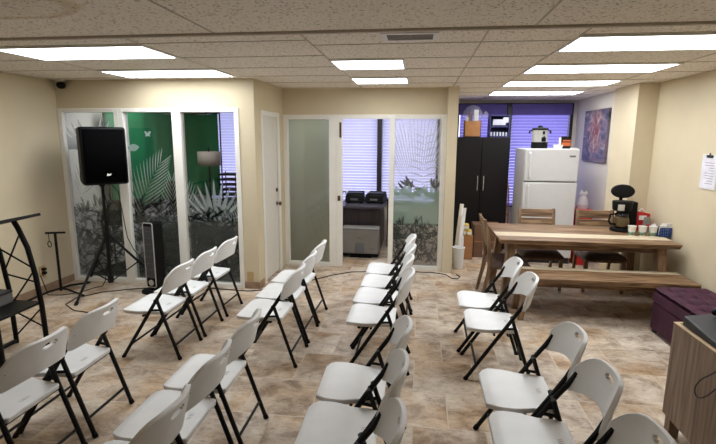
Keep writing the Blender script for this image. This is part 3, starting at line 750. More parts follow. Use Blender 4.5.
MB().lathe([(.13, .006), (.13, .02), (.02, .03), (.014, .05), (.014, 1.50), (.01, 1.6)], n=20).build('base', M_black, lp)
MB().lathe([(.178, 1.32), (.178, 1.545)], n=28, cap=False).build('lamp_shade', M_shade, lp, solid=.003)
MB().lathe([(.012, 1.58), (.014, 1.60), (.004, 1.62)], n=10).build('finial', M_black, lp)
def office_chair(label, loc, rz, hb=1.0):
    r = thing('office_chair', label, 'chair', loc, rz)
    b = MB()
    for i in range(5):
        a = 2*PI*i/5; b.tube([(0, 0, .09), (math.cos(a)*.28, math.sin(a)*.28, .065)], [.022, .015], 8)
        b.lathe([(.02, -.02), (.028, -.01), (.028, .01), (.02, .02)], n=10, mtx=Matrix.Translation((math.cos(a)*.28, math.sin(a)*.28, .034)) @ rx)
    b.build('base', M_blackp, r)
    MB().tube([(0, 0, .08), (0, 0, .44)], .024).build('gas_post', M_black, r)
    box(-.24, .24, -.24, .24, .44, .52).build('seat', M_dark, r, bevel=.03, seg=3)
    b = MB(); b.grid(lambda u, v_: ((u-.5)*.46*(1-.12*v_*v_), .25+.05*v_-.06*math.sin(PI*u), .60+(hb-.60)*v_), 10, 8); b.build('backrest', M_blackp, r, solid=.05, bevel=.012)
    MB().tube([(0, .1, .44), (0, .29, .48), (0, .30, .75)], .02).build('back_post', M_black, r)
    for s_ in (-1, 1): MB().tube([(s_*.25, .1, .47), (s_*.29, .06, .66), (s_*.28, -.14, .67)], .018).build('armrest', M_blackp, r)
    return r
office_chair('black office chair beside the lamp behind the etched glass', (-3.42, 6.78, .006), math.radians(150), 1.12)
office_chair('black office chair close behind the leftmost etched glass pane', (-3.80, 5.64, .006), math.radians(35), .93)
dk = thing('writing_desk', 'dark writing desk below the blind in the room behind the partition', 'desk', (-2.72, 7.35, .006))
box(-.55, .55, -.32, .32, .71, .745).build('desktop', M_desk, dk, bevel=.003)
for x in (-.52, .52):
    for y in (-.29, .29): box(x-.025, x+.025, y-.025, y+.025, 0, .71).build('leg', M_desk, dk)
box(-.5, .5, .27, .29, .3, .71).build('modesty_panel', M_desk, dk)
rk = thing('desk_organiser', 'tall black desk organiser of stacked trays behind the third etched pane', 'organiser', (-3.0, 7.2, .7515))
b = MB()
for x in (-.13, .13):
    for y in (-.12, .12): b.tube([(x, y, 0), (x, y, .48)], .009, 6)
b.build('uprights', M_black, rk)
for i in range(6): box(-.14, .14, -.13, .13, .03+.08*i, .058+.08*i).build('tray', M_blackp, rk, bevel=.003)
cr = thing('low_cabinet', 'low dark cabinet behind the lower etched glass', 'cabinet', (-2.95, 6.0, .006))
box(-.55, .55, -.22, .22, .06, .72).build('body', M_desk, cr, bevel=.004)
for s_ in (-1, 1):
    d_ = box(s_*.27-.26, s_*.27+.26, -.238, -.222, .08, .70).build('door', M_desk, cr, bevel=.003)
    box(s_*.05-.005, s_*.05+.005, -.255, -.238, .38, .50).build('handle', M_silver, d_)
b = MB()
for x in (-.5, .5):
    for y in (-.18, .18): b.tube([(x, y, 0), (x, y, .07)], .02)
b.build('feet', M_black, cr)

# ------------------------------------------------------------------ office behind the doorway
dk = thing('office_desk', 'espresso desk seen through the office doorway', 'desk', (-.88, 7.66, 0))
box(-.36, .36, -.62, .55, .715, .75).build('desktop', M_desktop, dk, bevel=.003)
box(-.33, .27, -.55, -.53, .06, .715).build('front_panel', M_desk, dk)
for x in (-.34, .26): box(x, x+.025, -.53, .53, 0, .715).build('side_panel', M_desk, dk)
pr_ = thing('printer', 'squat silver printer on the floor before the office desk', 'printer', (-.86, 6.95, 0))
box(-.15, .17, -.12, .12, 0, .03).build('foot', M_blackp, pr_, bevel=.006)
box(-.285, .285, -.14, .13, .06, .455).build('body', M_printer, pr_, bevel=.025, seg=3)
box(-.28, .28, -.13, .12, .028, .075).build('plinth', M_blackp, pr_, bevel=.006)
box(-.275, .275, -.146, -.13, .43, .447).build('top_seam', M_gasket, pr_)
b = MB(); b.hexa([(-.075, -.165, .08), (.075, -.165, .08), (.075, -.14, .08), (-.075, -.14, .08)], [(-.06, -.15, .23), (.06, -.15, .23), (.06, -.14, .23), (-.06, -.14, .23)]); b.build('output_tray', M_gasket, pr_, bevel=.008)
box(-.03, .03, -.144, -.139, .30, .315).build('badge', M_gasket, pr_)
box(.14, .22, -.144, -.139, .14, .152).build('badge', M_gasket, pr_)
def deskbox(label, x, w_, rz):
    r = thing('desk_machine', label, 'office machine', (x, 7.48, .75), rz)
    b = MB(); b.hexa([(-w_/2, -.14, .012), (w_/2, -.14, .012), (w_/2, .16, .012), (-w_/2, .16, .012)], [(-w_/2+.01, -.11, .14), (w_/2-.01, -.11, .14), (w_/2-.02, .15, .18), (-w_/2+.02, .15, .18)]); b.build('body', M_blackp, r, bevel=.012)
    box(-w_/2+.03, w_/2-.03, -.10, .05, .158, .166).build('top_cover', M_dark, r, bevel=.003)
    for s_ in (-1, 1): box(s_*w_*.35-.02, s_*w_*.35+.02, -.1, .12, 0, .014).build('foot', M_blackp, r)
    box(-.06, .06, -.139, -.125, .05, .08).build('panel', M_gasket, r)
deskbox('black desk machine at the left of the office desktop', -1.02, .30, 0)
deskbox('black desk machine at the right of the office desktop', -.685, .31, math.radians(-10))
sh = thing('wire_shelf', 'small dark shelf of odds and ends right of the office desk', 'shelf', (-.30, 7.75, 0))
b = MB()
for x in (-.2, .2):
    for y in (-.15, .15): b.tube([(x, y, 0), (x, y, .80)], .01, 6)
b.build('uprights', M_black, sh)
for z in (.15, .38, .72): box(-.21, .21, -.16, .16, z, z+.018).build('shelf_board', M_desk, sh)
for i, (x, z, hh, m_, lb) in enumerate(((-.40, .398, .20, M_blackp, 'black'), (-.26, .398, .14, M_blue, 'navy'), (-.36, .168, .12, M_dark, 'charcoal'))):
    r = thing('storage_bin', '%s bin on the small dark shelf in the office' % lb, 'bin', (x, 7.75, z))
    b = MB(); b.hexa([(-.05, -.09, .0), (.05, -.09, .0), (.05, .09, .0), (-.05, .09, .0)], [(-.06, -.11, hh), (.06, -.11, hh), (.06, .11, hh), (-.06, .11, hh)]); b.build('body', m_, r, bevel=.006)
    box(-.064, .064, -.115, .115, hh-.002, hh+.012).build('lid', m_, r, bevel=.004)

# ------------------------------------------------------------------ kitchen corner
cb = thing('cupboard', 'tall black-brown two-door cupboard by the violet blinds', 'cupboard', (.94, 7.78, 0))
box(-.42, .42, -.25, .25, .05, 1.80).build('body', M_cab, cb, bevel=.003)
box(-.40, .40, -.23, .24, 0, .05).build('plinth', M_cab, cb)
for s_ in (-1, 1):
    d_ = box(s_*.21-.205, s_*.21+.205, -.275, -.252, .06, 1.79).build('door', M_cab, cb, bevel=.003)
    h_ = MB(); x = s_*.045; h_.tube([(x, -.275, .98), (x, -.305, .99), (x, -.305, 1.19), (x, -.275, 1.20)], .006, 8); h_.build('handle', M_silver, d_)
r = thing('cardboard_box', 'small open cardboard box of bagged things on the black cupboard', 'box', (.80, 7.72, 1.80))
b = MB(); b.box(-.125, .125, -.10, .10, 0, .012); b.box(-.125, .125, -.10, -.092, 0, .25); b.box(-.125, .125, .092, .10, 0, .25); b.box(-.125, -.117, -.1, .1, 0, .25); b.box(.117, .125, -.1, .1, 0, .25); b.build('carton', M_card, r)
for i, (x, hh, m_) in enumerate(((-.05, .40, M_brownbox), (-.02, .36, M_dark))): box(x-.012, x+.012, -.05, .05, .012, hh).build('folder', m_, r)
box(.015, .085, -.04, -.0, .012, .42).build('paper_roll', M_white, r, bevel=.01)
for i in range(3): MB().lathe([(.018, .012), (.018, .30), (.008, .31)], n=12, c=(-.09+.012*i, -.06+.05*i, 0)).build('tube', M_white, r)
b = MB(); b.lathe([(.10, .20), (.15, .30), (.14, .40), (.08, .47), (.02, .49)], n=18, c=(.0, 0, 0), cap=False); b.lathe([(.02, 0), (.05, .04), (.07, .10)], n=12, cap=False, mtx=Matrix.Translation((.24, -.02, .30)) @ Matrix.Rotation(-1.0, 4, 'Y')); b.build('plastic_bag', M_bag, r)
r = thing('storage_crate', 'navy crate with white labels on the black cupboard', 'crate', (1.20, 7.72, 1.80))
b = MB(); b.box(-.15, .15, -.12, .12, 0, .02); b.box(-.15, .15, .10, .12, .0, .34); b.box(-.15, -.135, -.12, .12, 0, .34); b.box(.135, .15, -.12, .12, 0, .34); b.box(-.15, .15, -.12, .12, .32, .335); b.box(-.15, .15, -.12, .12, .15, .162); b.build('frame', M_blue, r, bevel=.003)
box(-.10, .09, -.118, -.06, .185, .27).build('paper_label', M_label, r)
for i in range(5): box(-.12+.05*i, -.085+.05*i, -.105, -.05, .162, .19).build('label_strip', M_blue, r)
for i in range(6):
    MB().lathe([(.014, 0), (.014, .05), (.008, .06)], n=10, c=(-.115+.045*i, -.08, .02)).build('bottle', M_label, r)
box(.05, .13, -.115, -.05, .22, .30).build('paper_label', M_label, r)
# fridge
fr = thing('fridge', 'white top-freezer fridge with its handles on the left', 'fridge', (1.825, 7.27, 0))
box(-.36, .36, -.30, .36, .03, 1.64).build('body', M_fridge, fr, bevel=.008)
fz = box(-.36, .36, -.375, -.312, 1.19, 1.645).build('door', M_fridge, fr, bevel=.015, seg=3)
fd = box(-.36, .36, -.375, -.312, .09, 1.175).build('door', M_fridge, fr, bevel=.015, seg=3)
box(-.35, .35, -.312, -.30, .09, 1.63).build('gasket', M_gasket, fr)
box(-.34, .34, -.33, -.30, .0, .08).build('kick_plate', M_dark, fr)
MB().tube([(-.30, -.375, 1.59), (-.30, -.405, 1.58), (-.30, -.41, 1.40), (-.30, -.405, 1.25), (-.30, -.375, 1.235)], .014, 8).build('handle', M_fridge, fz)
MB().tube([(-.30, -.375, 1.13), (-.30, -.405, 1.12), (-.30, -.41, .95), (-.30, -.405, .80), (-.30, -.375, .785)], .014, 8).build('handle', M_fridge, fd)
box(.23, .31, -.379, -.374, 1.53, 1.555).build('badge', M_gasket, fz)
box(.26, .34, -.36, -.25, 1.645, 1.66).build('hinge_cover', M_fridge, fr, bevel=.004)
r = thing('coffee_urn', 'steel and black coffee urn with side handles on the fridge', 'urn', (1.705, 7.18, 1.641))
MB().lathe([(.110, 0), (.113, .01), (.112, .085), (.107, .095)], n=28).build('base', M_blackp, r)
MB().lathe([(.108, .09), (.108, .26)], n=28).build('tank', M_silver, r)
MB().lathe([(.112, .26), (.113, .282), (.10, .293), (.035, .299), (.035, .318), (.02, .324)], n=28).build('lid', M_blackp, r)
for s_ in (-1, 1): MB().tube([(s_*.10, 0, .252), (s_*.142, 0, .25), (s_*.147, 0, .235), (s_*.142, 0, .215)], .011, 8).build('handle', M_blackp, r)
b = MB(); b.box(-.0, .055, -.13, -.10, .10, .16); b.tube([(.028, -.12, .15), (.028, -.135, .18)], .008); b.build('tap', M_blackp, r, bevel=.004)
box(.012, .042, -.114, -.105, .20, .245).build('gauge', M_blackp, r)
r = thing('food_tub', 'small low white tub on the fridge between urn and orange carton', 'tub', (1.93, 7.1, 1.66))
r.location.z = 1.641; r.location.y = 7.05
MB().lathe([(.055, 0), (.064, .045)], n=24).build('body', M_white, r); MB().lathe([(.067, .045), (.067, .054), (.06, .057)], n=24).build('lid', M_whitep, r)
r = thing('tea_carton', 'small dark carton with orange print on the fridge top', 'carton', (2.06, 7.16, 1.641), math.radians(-8))
box(-.065, .065, -.05, .05, .012, .175).build('carton', M_cab, r, bevel=.002); box(-.06, .062, -.053, -.048, .04, .09).build('print', M_orange, r); box(-.045, .062, -.053, -.048, .105, .125).build('print', M_orange, r); box(-.08, .08, -.06, .06, 0, .012).build('tray', M_dark, r); box(-.085, -.066, -.04, .05, .012, .16).build('side_flap', M_white, r)
# painting
r = thing('painting', 'unframed abstract canvas in violet greys on the kitchen wall', 'painting', (2.56, 7.46, 1.83), 0)
box(-.018, .018, -.47, .47, -.375, .375).build('canvas', M_paint, r, bevel=.003)
# wooden frame leaning, bins, bottles
r = thing('folding_easel', 'slim orange-brown wooden frame leaning by the cupboard', 'easel', (1.405, 7.66, 0))
b = MB(); b.tube([(-.01, .06, .01), (-.01, .10, 1.20)], .011, 8); b.tube([(.018, -.10, .01), (.018, .10, .95), (-.01, .10, 1.12)], .011, 8); b.tube([(-.01, .08, .6), (.016, .0, .55)], .009, 8); b.build('frame', M_oak, r)
r = thing('red_crate', 'red plastic crate stacked beside the fridge', 'crate', (2.315, 7.05, 0))
b = MB(); b.hexa([(-.085, -.17, 0), (.085, -.17, 0), (.085, .17, 0), (-.085, .17, 0)], [(-.10, -.2, .78), (.10, -.2, .78), (.10, .2, .78), (-.10, .2, .78)]); b.build('body', M_red, r, bevel=.01)
box(-.11, .11, -.215, .215, .77, .80).build('rim', M_red, r, bevel=.006)
r = thing('carrier_bag', 'crumpled white plastic carrier bag on the red crate', 'bag', (2.32, 7.02, .80))
b = MB(); b.lathe([(.065, 0), (.082, .06), (.066, .14), (.036, .19), (.052, .235)], n=12, cap=False); b.build('bag', film_mat('white_bag', (226, 222, 226), .85, .4), r, ang=20)
b = MB(); b.tube([(-.05, 0, .21), (-.03, -.01, .27), (.0, 0, .21)], .008, 6); b.tube([(.01, 0, .21), (.03, -.01, .265), (.05, 0, .21)], .008, 6); b.build('handle', M_white, r)
# floor clutter by the white pillar
r = thing('waste_bin', 'small white waste bin beside the cream end pillar', 'bin', (.565, 6.47, 0))
MB().lathe([(.062, 0), (.066, .004), (.080, .285), (.086, .288), (.086, .30), (.076, .30), (.074, .27)], n=26).build('body', M_whitep, r)
r = thing('cardboard_box', 'narrow tan carton on the floor behind the white waste bin', 'box', (.73, 7.06, 0))
box(-.11, .08, -.10, .12, 0, .36).build('carton', M_card, r, bevel=.003)
for i, (x, z, lb) in enumerate(((-.055, .36, 'lower left'), (.025, .36, 'lower right'), (-.02, .445, 'top'))):
    q = thing('snack_pack', 'yellow pack on the narrow tan carton, %s of three' % lb, 'pack', (.73+x, 7.04, z), 0, 'yellow packs by the pillar')
    box(-.038, .038, -.07, .07, 0, .082).build('wrapper', M_yellow, q, bevel=.012); box(-.03, .03, -.073, -.069, .02, .06).build('label', M_white, q)
r = thing('moving_box', 'large brown carton lying before the black cupboard', 'box', (1.02, 7.28, 0))
box(-.19, .21, -.16, .16, 0, .50).build('carton', M_brownbox, r, bevel=.004); box(-.19, .21, -.163, .163, .24, .252).build('tape', M_card, r); box(-.04, .10, -.164, -.16, .05, .13).build('shipping_label', M_white, r)
b = MB()
for p in ((-.19, -.16), (.21, -.16)): b.box(p[0]-.012, p[0]+.012, p[1]-.012, p[1]+.012, 0, .5)
b.build('dark_edges', M_dark, r)
for i, (dx, dy, hh, lean, lb) in enumerate(((0, 0, .86, .075, 'tallest'), (.055, .03, .80, .06, 'middle'), (.03, -.05, .70, .05, 'shortest'))):
    x0 = .535+dx; y0 = 6.72+dy
    q = thing('paper_roll', 'white paper roll leaning by the cream end pillar, %s of three' % lb, 'roll', (x0, y0, 0), 0, 'paper rolls by the pillar')
    MB().tube([(0, 0, 0), (lean, .05, hh)], .028, 14).build('roll', M_white, q); MB().tube([(lean*.99, .0495, hh-.002), (lean*1.003, .0501, hh+.003)], .012, 10).build('core', M_card, q)
r = thing('spray_bottle', 'blue and green spray bottle between the paper rolls and yellow packs', 'bottle', (.63, 6.88, 0))
MB().lathe([(.035, 0), (.038, .01), (.038, .50), (.015, .56), (.013, .60)], n=16).build('body', M_whitep, r); MB().lathe([(.0385, .38), (.0385, .47)], n=16, cap=False).build('label', M_bluebask, r)
b = MB(); b.box(-.02, .02, -.05, .02, .60, .63); b.build('trigger', mat('green_plastic', (60, 150, 80), .5), r, bevel=.004)

# ------------------------------------------------------------------ dining set
tb_ = thing('dining_table', 'long wooden dining table with a whitewashed centre plank', 'table', (1.725, 5.40, 0))
LX = .885
b = MB(); b.hexa([(-LX+.02, -.47, .703), (LX-.02, -.47, .703), (LX-.02, .49, .703), (-LX+.02, .49, .703)], [(-LX, -.48, .75), (LX, -.48, .75), (LX, .5, .75), (-LX, .5, .75)]); b.build('tabletop', M_tablewood, tb_, bevel=.005)
box(-LX+.001, LX-.001, -.27, -.06, .748, .7508).build('centre_plank', M_white_wash, tb_)
b = MB(); b.box(-.72, .72, -.36, -.33, .63, .70); b.box(-.72, .72, .33, .36, .63, .70); b.box(-.75, -.72, -.36, .36, .63, .70); b.box(.72, .75, -.36, .36, .63, .70); b.build('apron', M_tablewood, tb_, bevel=.003)
for sx in (-1, 1):
    for sy in (-1, 1):
        x, y = sx*.735, sy*.345; x2, y2 = sx*.80, sy*.40
        b = MB(); e = .032; e2 = .045
        b.hexa([(x2-e, y2-e, 0), (x2+e, y2-e, 0), (x2+e, y2+e, 0), (x2-e, y2+e, 0)], [(x-e2, y-e2, .70), (x+e2, y-e2, .70), (x+e2, y+e2, .70), (x-e2, y+e2, .70)]); b.build('leg', M_chairwood, tb_, bevel=.005)
bn = thing('dining_bench', 'long wooden bench with a pale rear plank before the dining table', 'bench', (1.775, 4.79, 0))
LB = .85
box(-LB, LB, -.22, .12, .40, .45).build('seat', M_tablewood, bn, bevel=.004)
box(-LB, LB, .122, .22, .40, .45).build('rear_plank', M_white_wash, bn, bevel=.004)
b = MB(); b.box(-.68, .68, -.13, -.10, .34, .40); b.box(-.68, .68, .10, .13, .34, .40); b.build('apron', M_tablewood, bn)
for sx in (-1, 1):
    for sy in (-1, 1):
        x, y = sx*.68, sy*.12; x2, y2 = sx*.74, sy*.16; e = .028
        b = MB(); b.hexa([(x2-e, y2-e, 0), (x2+e, y2-e, 0), (x2+e, y2+e, 0), (x2-e, y2+e, 0)], [(x-e, y-e, .40), (x+e, y-e, .40), (x+e, y+e, .40), (x-e, y+e, .40)]); b.build('leg', M_chairwood, bn, bevel=.004)
def dining_chair():     # faces -Y
    r = thing('dining_chair', '', 'chair', group='wooden dining chairs')
    hw = .225
    box(-hw, hw, -.225, .19, .37, .405).build('seat_frame', M_chairwood, r, bevel=.004)
    b = MB()
    b.grid(lambda u, v_: ((u-.5)*.48, -.25+.45*v_, .405+.070*(1-abs(2*u-1)**6)*(1-abs(2*v_-1)**6)), 14, 14); b.grid(lambda u, v_: ((u-.5)*.48, -.25+.45*v_, .405), 14, 14)
    bmesh.ops.remove_doubles(b.b, verts=b.b.verts, dist=.0005)
    b.build('cushion', M_cushion, r, bevel=0, ang=60)
    for s_ in (-1, 1):
        b = MB(); x = s_*(hw-.02); e = .021
        b.hexa([(x-.015+s_*.01, -.21, 0), (x+.015+s_*.01, -.21, 0), (x+.015+s_*.01, -.18, 0), (x-.015+s_*.01, -.18, 0)], [(x-e, -.21, .39), (x+e, -.21, .39), (x+e, -.165, .39), (x-e, -.165, .39)]); b.build('leg', M_chairwood, r, bevel=.003)
        b = MB(); pts = [(.27, 0), (.205, .30), (.19, .45), (.215, .65), (.272, .92)]; wdt = [.016, .022, .024, .021, .017]
        rings = []
        for (y, z), q in zip(pts, wdt): rings.append([b.b.verts.new(p) for p in ((x-.016, y-q, z), (x+.016, y-q, z), (x+.016, y+q, z), (x-.016, y+q, z))])
        for A, C in zip(rings, rings[1:]):
            for k in range(4): b.b.faces.new((A[k], A[(k+1) % 4], C[(k+1) % 4], C[k]))
        b.b.faces.new(rings[0]); b.b.faces.new(rings[-1]); b.build('leg', M_chairwood, r, bevel=.003)
    for z0, z1 in ((.815, .91), (.575, .80)):
        b = MB(); ya = .215+.055*((z0-.65)/.25); yb = .215+.055*((z1-.65)/.25)
        b.hexa([(-hw+.03, ya-.010, z0), (hw-.03, ya-.010, z0), (hw-.03, ya+.010, z0), (-hw+.03, ya+.010, z0)], [(-hw+.03, yb-.010, z1), (hw-.03, yb-.010, z1), (hw-.03, yb+.010, z1), (-hw+.03, yb+.010, z1)]); b.build('back_slat', M_tablewood, r, bevel=.003)
    return r
dc = dining_chair(); dc.location = (1.475, 5.83, 0); dc['label'] = 'wooden dining chair behind the table, in front of the fridge'
dup(dc, (2.165, 5.82, 0), math.radians(0), 'wooden dining chair behind the table, beside the coffee maker')
dup(dc, (.985, 5.34, 0), math.radians(90), 'wooden dining chair seen side-on at the left end of the table')
# ------------------------------------------------------------------ on the table
ZT = .751
cm = thing('coffee_maker', 'black drip coffee maker with its round lid raised on the table', 'coffee maker', (2.33, 5.66, ZT))
cm.scale = (1.18, 1.18, 1.15)
b = MB(); b.lathe([(.10, 0), (.105, .008), (.10, .032), (.085, .038)], n=28, c=(-.02, -.03, 0)); b.build('base', M_blackp, cm)
box(-.02, .12, -.01, .13, .0, .285).build('water_tank', M_blackp, cm, bevel=.012)
b = MB(); b.lathe([(.075, .20), (.085, .215), (.09, .285), (.088, .295)], n=28, c=(-.03, -.02, 0)); b.build('brew_basket', M_blackp, cm)
box(-.10, -.045, -.115, -.095, .21, .27).build('control_panel', M_silver, cm, bevel=.003)
b = MB(); b.lathe([(.004, -.012), (.10, -.010), (.112, 0), (.10, .014), (.004, .022)], n=32, sy=.62, mtx=Matrix.Translation((-.01, .05, .385)) @ Matrix.Rotation(math.radians(76), 4, 'X')); b.build('lid', M_blackp, cm)
b = MB(); b.tube([(-.01, .09, .28), (-.01, .075, .33)], .016); b.build('lid_hinge', M_blackp, cm)
b = MB(); b.lathe([(.05, .038), (.068, .05), (.072, .10), (.058, .165), (.05, .18)], n=24, c=(-.035, -.05, 0)); b.build('carafe', glass_mat('carafe_glass', (.75, .72, .66), .03), cm)
b = MB(); b.lathe([(.048, .042), (.062, .052), (.066, .10), (.058, .135)], n=24, c=(-.035, -.05, 0)); b.build('carafe_contents', M_coffee, cm)
b = MB(); b.lathe([(.052, .178), (.055, .19), (.03, .198)], n=24, c=(-.035, -.05, 0)); b.build('carafe_lid', M_blackp, cm)
b = MB(); b.tube([(-.085, -.07, .175), (-.155, -.085, .17), (-.165, -.085, .10), (-.145, -.082, .075), (-.10, -.07, .07)], .010, 8); b.build('carafe_handle', M_blackp, cm)
cups = []
for x, lb in ((2.305, 'left'), (2.413, 'middle'), (2.52, 'right')):
    q = thing('paper_cup', 'white printed paper cup on the table, %s one of three' % lb, 'cup', (x, 5.36, ZT), 0, 'paper cups on the table')
    MB().lathe([(.029, 0), (.030, .003), (.041, .098), (.043, .101), (.043, .106), (.040, .106), (.030, .010)], n=24).build('body', M_white, q)
    MB().lathe([(.0312, .008), (.0352, .042)], n=24, cap=False).build('printed_band', M_cupprint, q, solid=.0006)
r = thing('snack_box', 'red carton standing behind the paper cups on the table', 'carton', (2.553, 5.75, ZT), math.radians(12))
b = MB(); b.hexa([(-.085, -.055, 0), (.085, -.055, 0), (.085, .055, 0), (-.085, .055, 0)], [(-.08, -.05, .22), (.08, -.05, .19), (.08, .05, .19), (-.08, .05, .22)]); b.build('carton', M_red, r, bevel=.004)
box(-.06, .03, -.058, -.053, .12, .17).build('print', M_white, r); b = MB(); b.tube([(-.03, 0, .21), (.0, 0, .245), (.06, 0, .19)], .008, 6); b.build('flap', M_white, r)
r = thing('coffee_pouch', 'silver and red coffee pouch leaning on the red carton', 'pouch', (2.555, 5.595, ZT), math.radians(8))
b = MB(); b.hexa([(-.04, -.03, 0), (.04, -.03, 0), (.04, .03, 0), (-.04, .03, 0)], [(-.035, -.004, .17), (.035, -.004, .17), (.035, .004, .17), (-.035, .004, .17)]); b.build('pouch', M_printer, r, bevel=.006)
box(-.02, .02, -.027, -.019, .05, .09).build('label', M_red, r)
r = thing('condiment_basket', 'blue basket of white sachets at the right end of the table', 'basket', (2.60, 5.20, ZT+.0))
r.location = (2.625, 5.37, ZT)
b = MB(); e = .055
b.box(-e, e, -.06, .06, 0, .006)
for i in range(6):
    z = .006+.016*i
    b.box(-e-.002, e+.002, -.062, -.056, z+.003, z+.012); b.box(-e-.002, e+.002, .056, .062, z+.003, z+.012); b.box(-e-.002, -e+.004, -.06, .06, z+.003, z+.012); b.box(e-.004, e+.002, -.06, .06, z+.003, z+.012)
for i in range(6):
    x = -e+.022*i
    b.box(x-.003, x+.003, -.060, -.055, 0, .10); b.box(x-.003, x+.003, .055, .060, 0, .10)
for i in range(5):
    y = -.05+.025*i
    b.box(-e, -e+.004, y-.004, y+.004, 0, .10); b.box(e-.004, e, y-.004, y+.004, 0, .10)
b.build('basket', M_bluebask, r, smooth=False)
random.seed(9)
for i in range(7):
    b = MB(); a = random.uniform(-.5, .5); x = -.035+.012*i
    b.box(-.022, .022, -.004, .004, 0, .11+random.uniform(0, .04), Matrix.Translation((x, random.uniform(-.03, .03), .008)) @ Matrix.Rotation(a, 4, 'Y')@Matrix.Rotation(random.uniform(-.4, .4), 4, 'X')); b.build('sachet', M_white, r)
r = thing('clipboard', 'white clipboard sheet hanging on the right wall', 'clipboard', (XR, 4.80, 1.49))
box(-.010, -.001, -.125, .125, -.17, .155).build('board', M_whitep, r, bevel=.002)
box(-.0125, -.0102, -.105, .105, -.155, .13).build('paper', mat('lilac_paper', (224, 222, 232), .8), r)
b = MB(); random.seed(2)
for i in range(9): z = .075-.024*i; b.box(-.0135, -.0124, -.08, .02+random.uniform(-.03, .05), z, z+.006)
b.build('written_lines', M_text, r, smooth=False)
b = MB(); b.box(-.022, -.010, -.045, .045, .125, .15); b.tube([(-.016, -.012, .15), (-.016, 0, .168), (-.016, .012, .15)], .004, 6); b.build('clip', M_dark, r, bevel=.002)
# ------------------------------------------------------------------ ottoman and wooden cabinet
ot = thing('storage_ottoman', 'plum velvet storage ottoman with a button-tufted lid by the right wall', 'ottoman', (2.43, 4.06, 0))
box(-.23, .23, -.47, .47, .03, .29).build('body', M_purple, ot, bevel=.012)
b = MB(); NB = [(x, y) for x in (-.12, .0, .12) for y in (-.33, -.165, 0, .165, .33)]
def tuft(u, v_):
    x = (u-.5)*.47; y = (v_-.5)*.95
    z = .425-.03*max(0, abs(2*u-1)-.8)/.2*.7-.03*max(0, abs(2*v_-1)-.9)/.1*.7
    for nx, ny in NB: z -= .030*math.exp(-((x-nx)**2+(y-ny)**2)/.0016)
    z -= .010*math.exp(-(((x+.06) % .12)-.06)**2/.00012)*(abs(x) < .2)+.010*math.exp(-(((y+.0825) % .165)-.0825)**2/.00012)*(abs(y) < .42)
    return (x, y, z+.02)
b.grid(tuft, 48, 96)
b.grid(lambda u, v_: ((u-.5)*.47, (v_-.5)*.95, .30), 1, 1)
N_ = 30
b.box(-.234, .234, -.474, .474, .30, .385)
b.build('lid', M_purple, ot, ang=75, normals=False)
b = MB()
for nx, ny in NB: b.lathe([(.012, 0), (.010, .005), (.003, .007)], n=10, c=(nx, ny, .405))
b.build('buttons', M_purple, ot)
b = MB()
for sx in (-1, 1):
    for sy in (-1, 1): b.box(sx*.2-.02, sx*.2+.02, sy*.43-.02, sy*.43+.02, 0, .03)
b.build('feet', M_dark, ot)
wc = thing('wooden_cabinet', 'grey-brown wooden cabinet on short legs at the right front', 'cabinet', (1.80, 2.60, 0))
box(-.275, -.255, -.28, .27, .13, .71).build('side_panel', M_cabwood, wc)
box(.255, .275, -.28, .27, .13, .71).build('side_panel', M_cabwood, wc)
b = MB(); b.box(-.277, -.253, -.281, .27, .71, .714); b.box(-.277, -.253, -.2835, -.28, .13, .714); b.box(.253, .277, -.281, .27, .71, .714); b.box(-.255, .255, .252, .272, .705, .714); b.build('edge_band', M_edge, wc)
box(-.255, .255, -.27, .25, .13, .15).build('bottom_panel', M_cabwood, wc)
box(-.255, .255, .25, .27, .13, .705).build('back_panel', M_cabwood, wc)
box(-.255, .255, -.26, .25, .685, .705).build('top_panel', M_cabwood, wc)
box(-.255, .255, -.26, .25, .40, .418).build('shelf', M_cabwood, wc)
for sx in (-1, 1):
    for sy in (-1, 1): box(sx*.235-.028, sx*.235+.028, sy*.225-.028, sy*.225+.028, 0, .13).build('leg', M_cabwood, wc)
r = thing('desk_phone', 'dark grey wedge-shaped desk console on the wooden cabinet', 'console', (1.68, 2.66, .714), math.radians(0))
b = MB(); b.hexa([(-.135, -.20, 0), (.08, -.20, 0), (.08, .16, 0), (-.135, .16, 0)], [(-.135, -.20, .025), (.06, -.20, .035), (.06, .16, .085), (-.135, .16, .06)]); b.build('body', M_dark, r, bevel=.008)
b = MB()
for i in range(3):
    for j in range(4): b.box(-.07+.03*i, -.05+.03*i, -.14+.03*j, -.12+.03*j, .04+.006*j, .055+.006*j)
b.build('keys', M_blackp, r, bevel=.002)
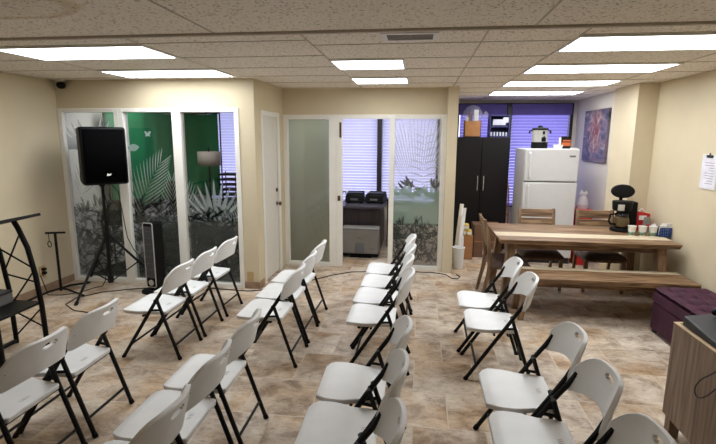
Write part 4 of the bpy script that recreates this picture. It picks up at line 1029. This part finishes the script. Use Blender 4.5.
b = MB(); b.tube([(.0, -.19, .07), (.02, -.17, .10), (.02, .08, .13), (.0, .12, .10)], .018, 10); b.build('handset', M_blackp, r)
r = thing('black_receiver', 'black boxy device standing behind the console on the wooden cabinet', 'device', (1.96, 2.70, .705))
box(-.09, .11, -.16, .16, .01, .20).build('body', M_blackp, r, bevel=.006); box(-.08, .10, -.164, -.158, .03, .18).build('front_panel', M_dark, r)
b = MB()
for x in (-.07, .09): b.box(x-.01, x+.01, -.14, .14, 0, .012)
b.build('feet', M_blackp, r)
cp = [(1.62, 2.36, .72), (1.53, 2.37, .72), (1.505, 2.385, .66), (1.503, 2.44, .60), (1.502, 2.50, .545), (1.502, 2.545, .48), (1.502, 2.54, .435), (1.502, 2.50, .435), (1.502, 2.44, .485), (1.503, 2.38, .56), (1.505, 2.32, .62), (1.53, 2.29, .72), (1.62, 2.28, .72)]
def smooth(p, n=5):
    out = []
    for i in range(len(p)-1):
        a_, b_, c_, d_ = (Vector(p[max(i-1, 0)]), Vector(p[i]), Vector(p[i+1]), Vector(p[min(i+2, len(p)-1)]))
        for k in range(n):
            t = k/n; out.append(.5*((2*b_)+(c_-a_)*t+(2*a_-5*b_+4*c_-d_)*t*t+(3*b_-a_-3*c_+d_)*t**3))
    return out+[Vector(p[-1])]
b = MB(); b.tube(smooth(cp), .0035, 6)
tag(b.build('looped_cable', M_dark), 'thin grey looped cable hanging over the side of the wooden cabinet', 'cable')
# floor cords
b = MB(); b.tube([(-2.45, 5.10, .006), (-2.2, 5.08, .006), (-1.95, 5.06, .006), (-1.78, 5.14, .006), (-1.55, 5.36, .006), (-1.3, 5.60, .006), (-1.1, 5.85, .006), (-.87, 6.03, .006), (-.5, 6.12, .006), (-.1, 6.16, .006), (.2, 6.17, .006), (.38, 6.1, .006), (.45, 5.93, .006), (.52, 5.92, .006), (.56, 6.02, .006), (.52, 6.12, .006)], .006, 6)
tag(b.build('floor_cable', M_black), 'long black cable along the floor past the office doorway', 'cable')
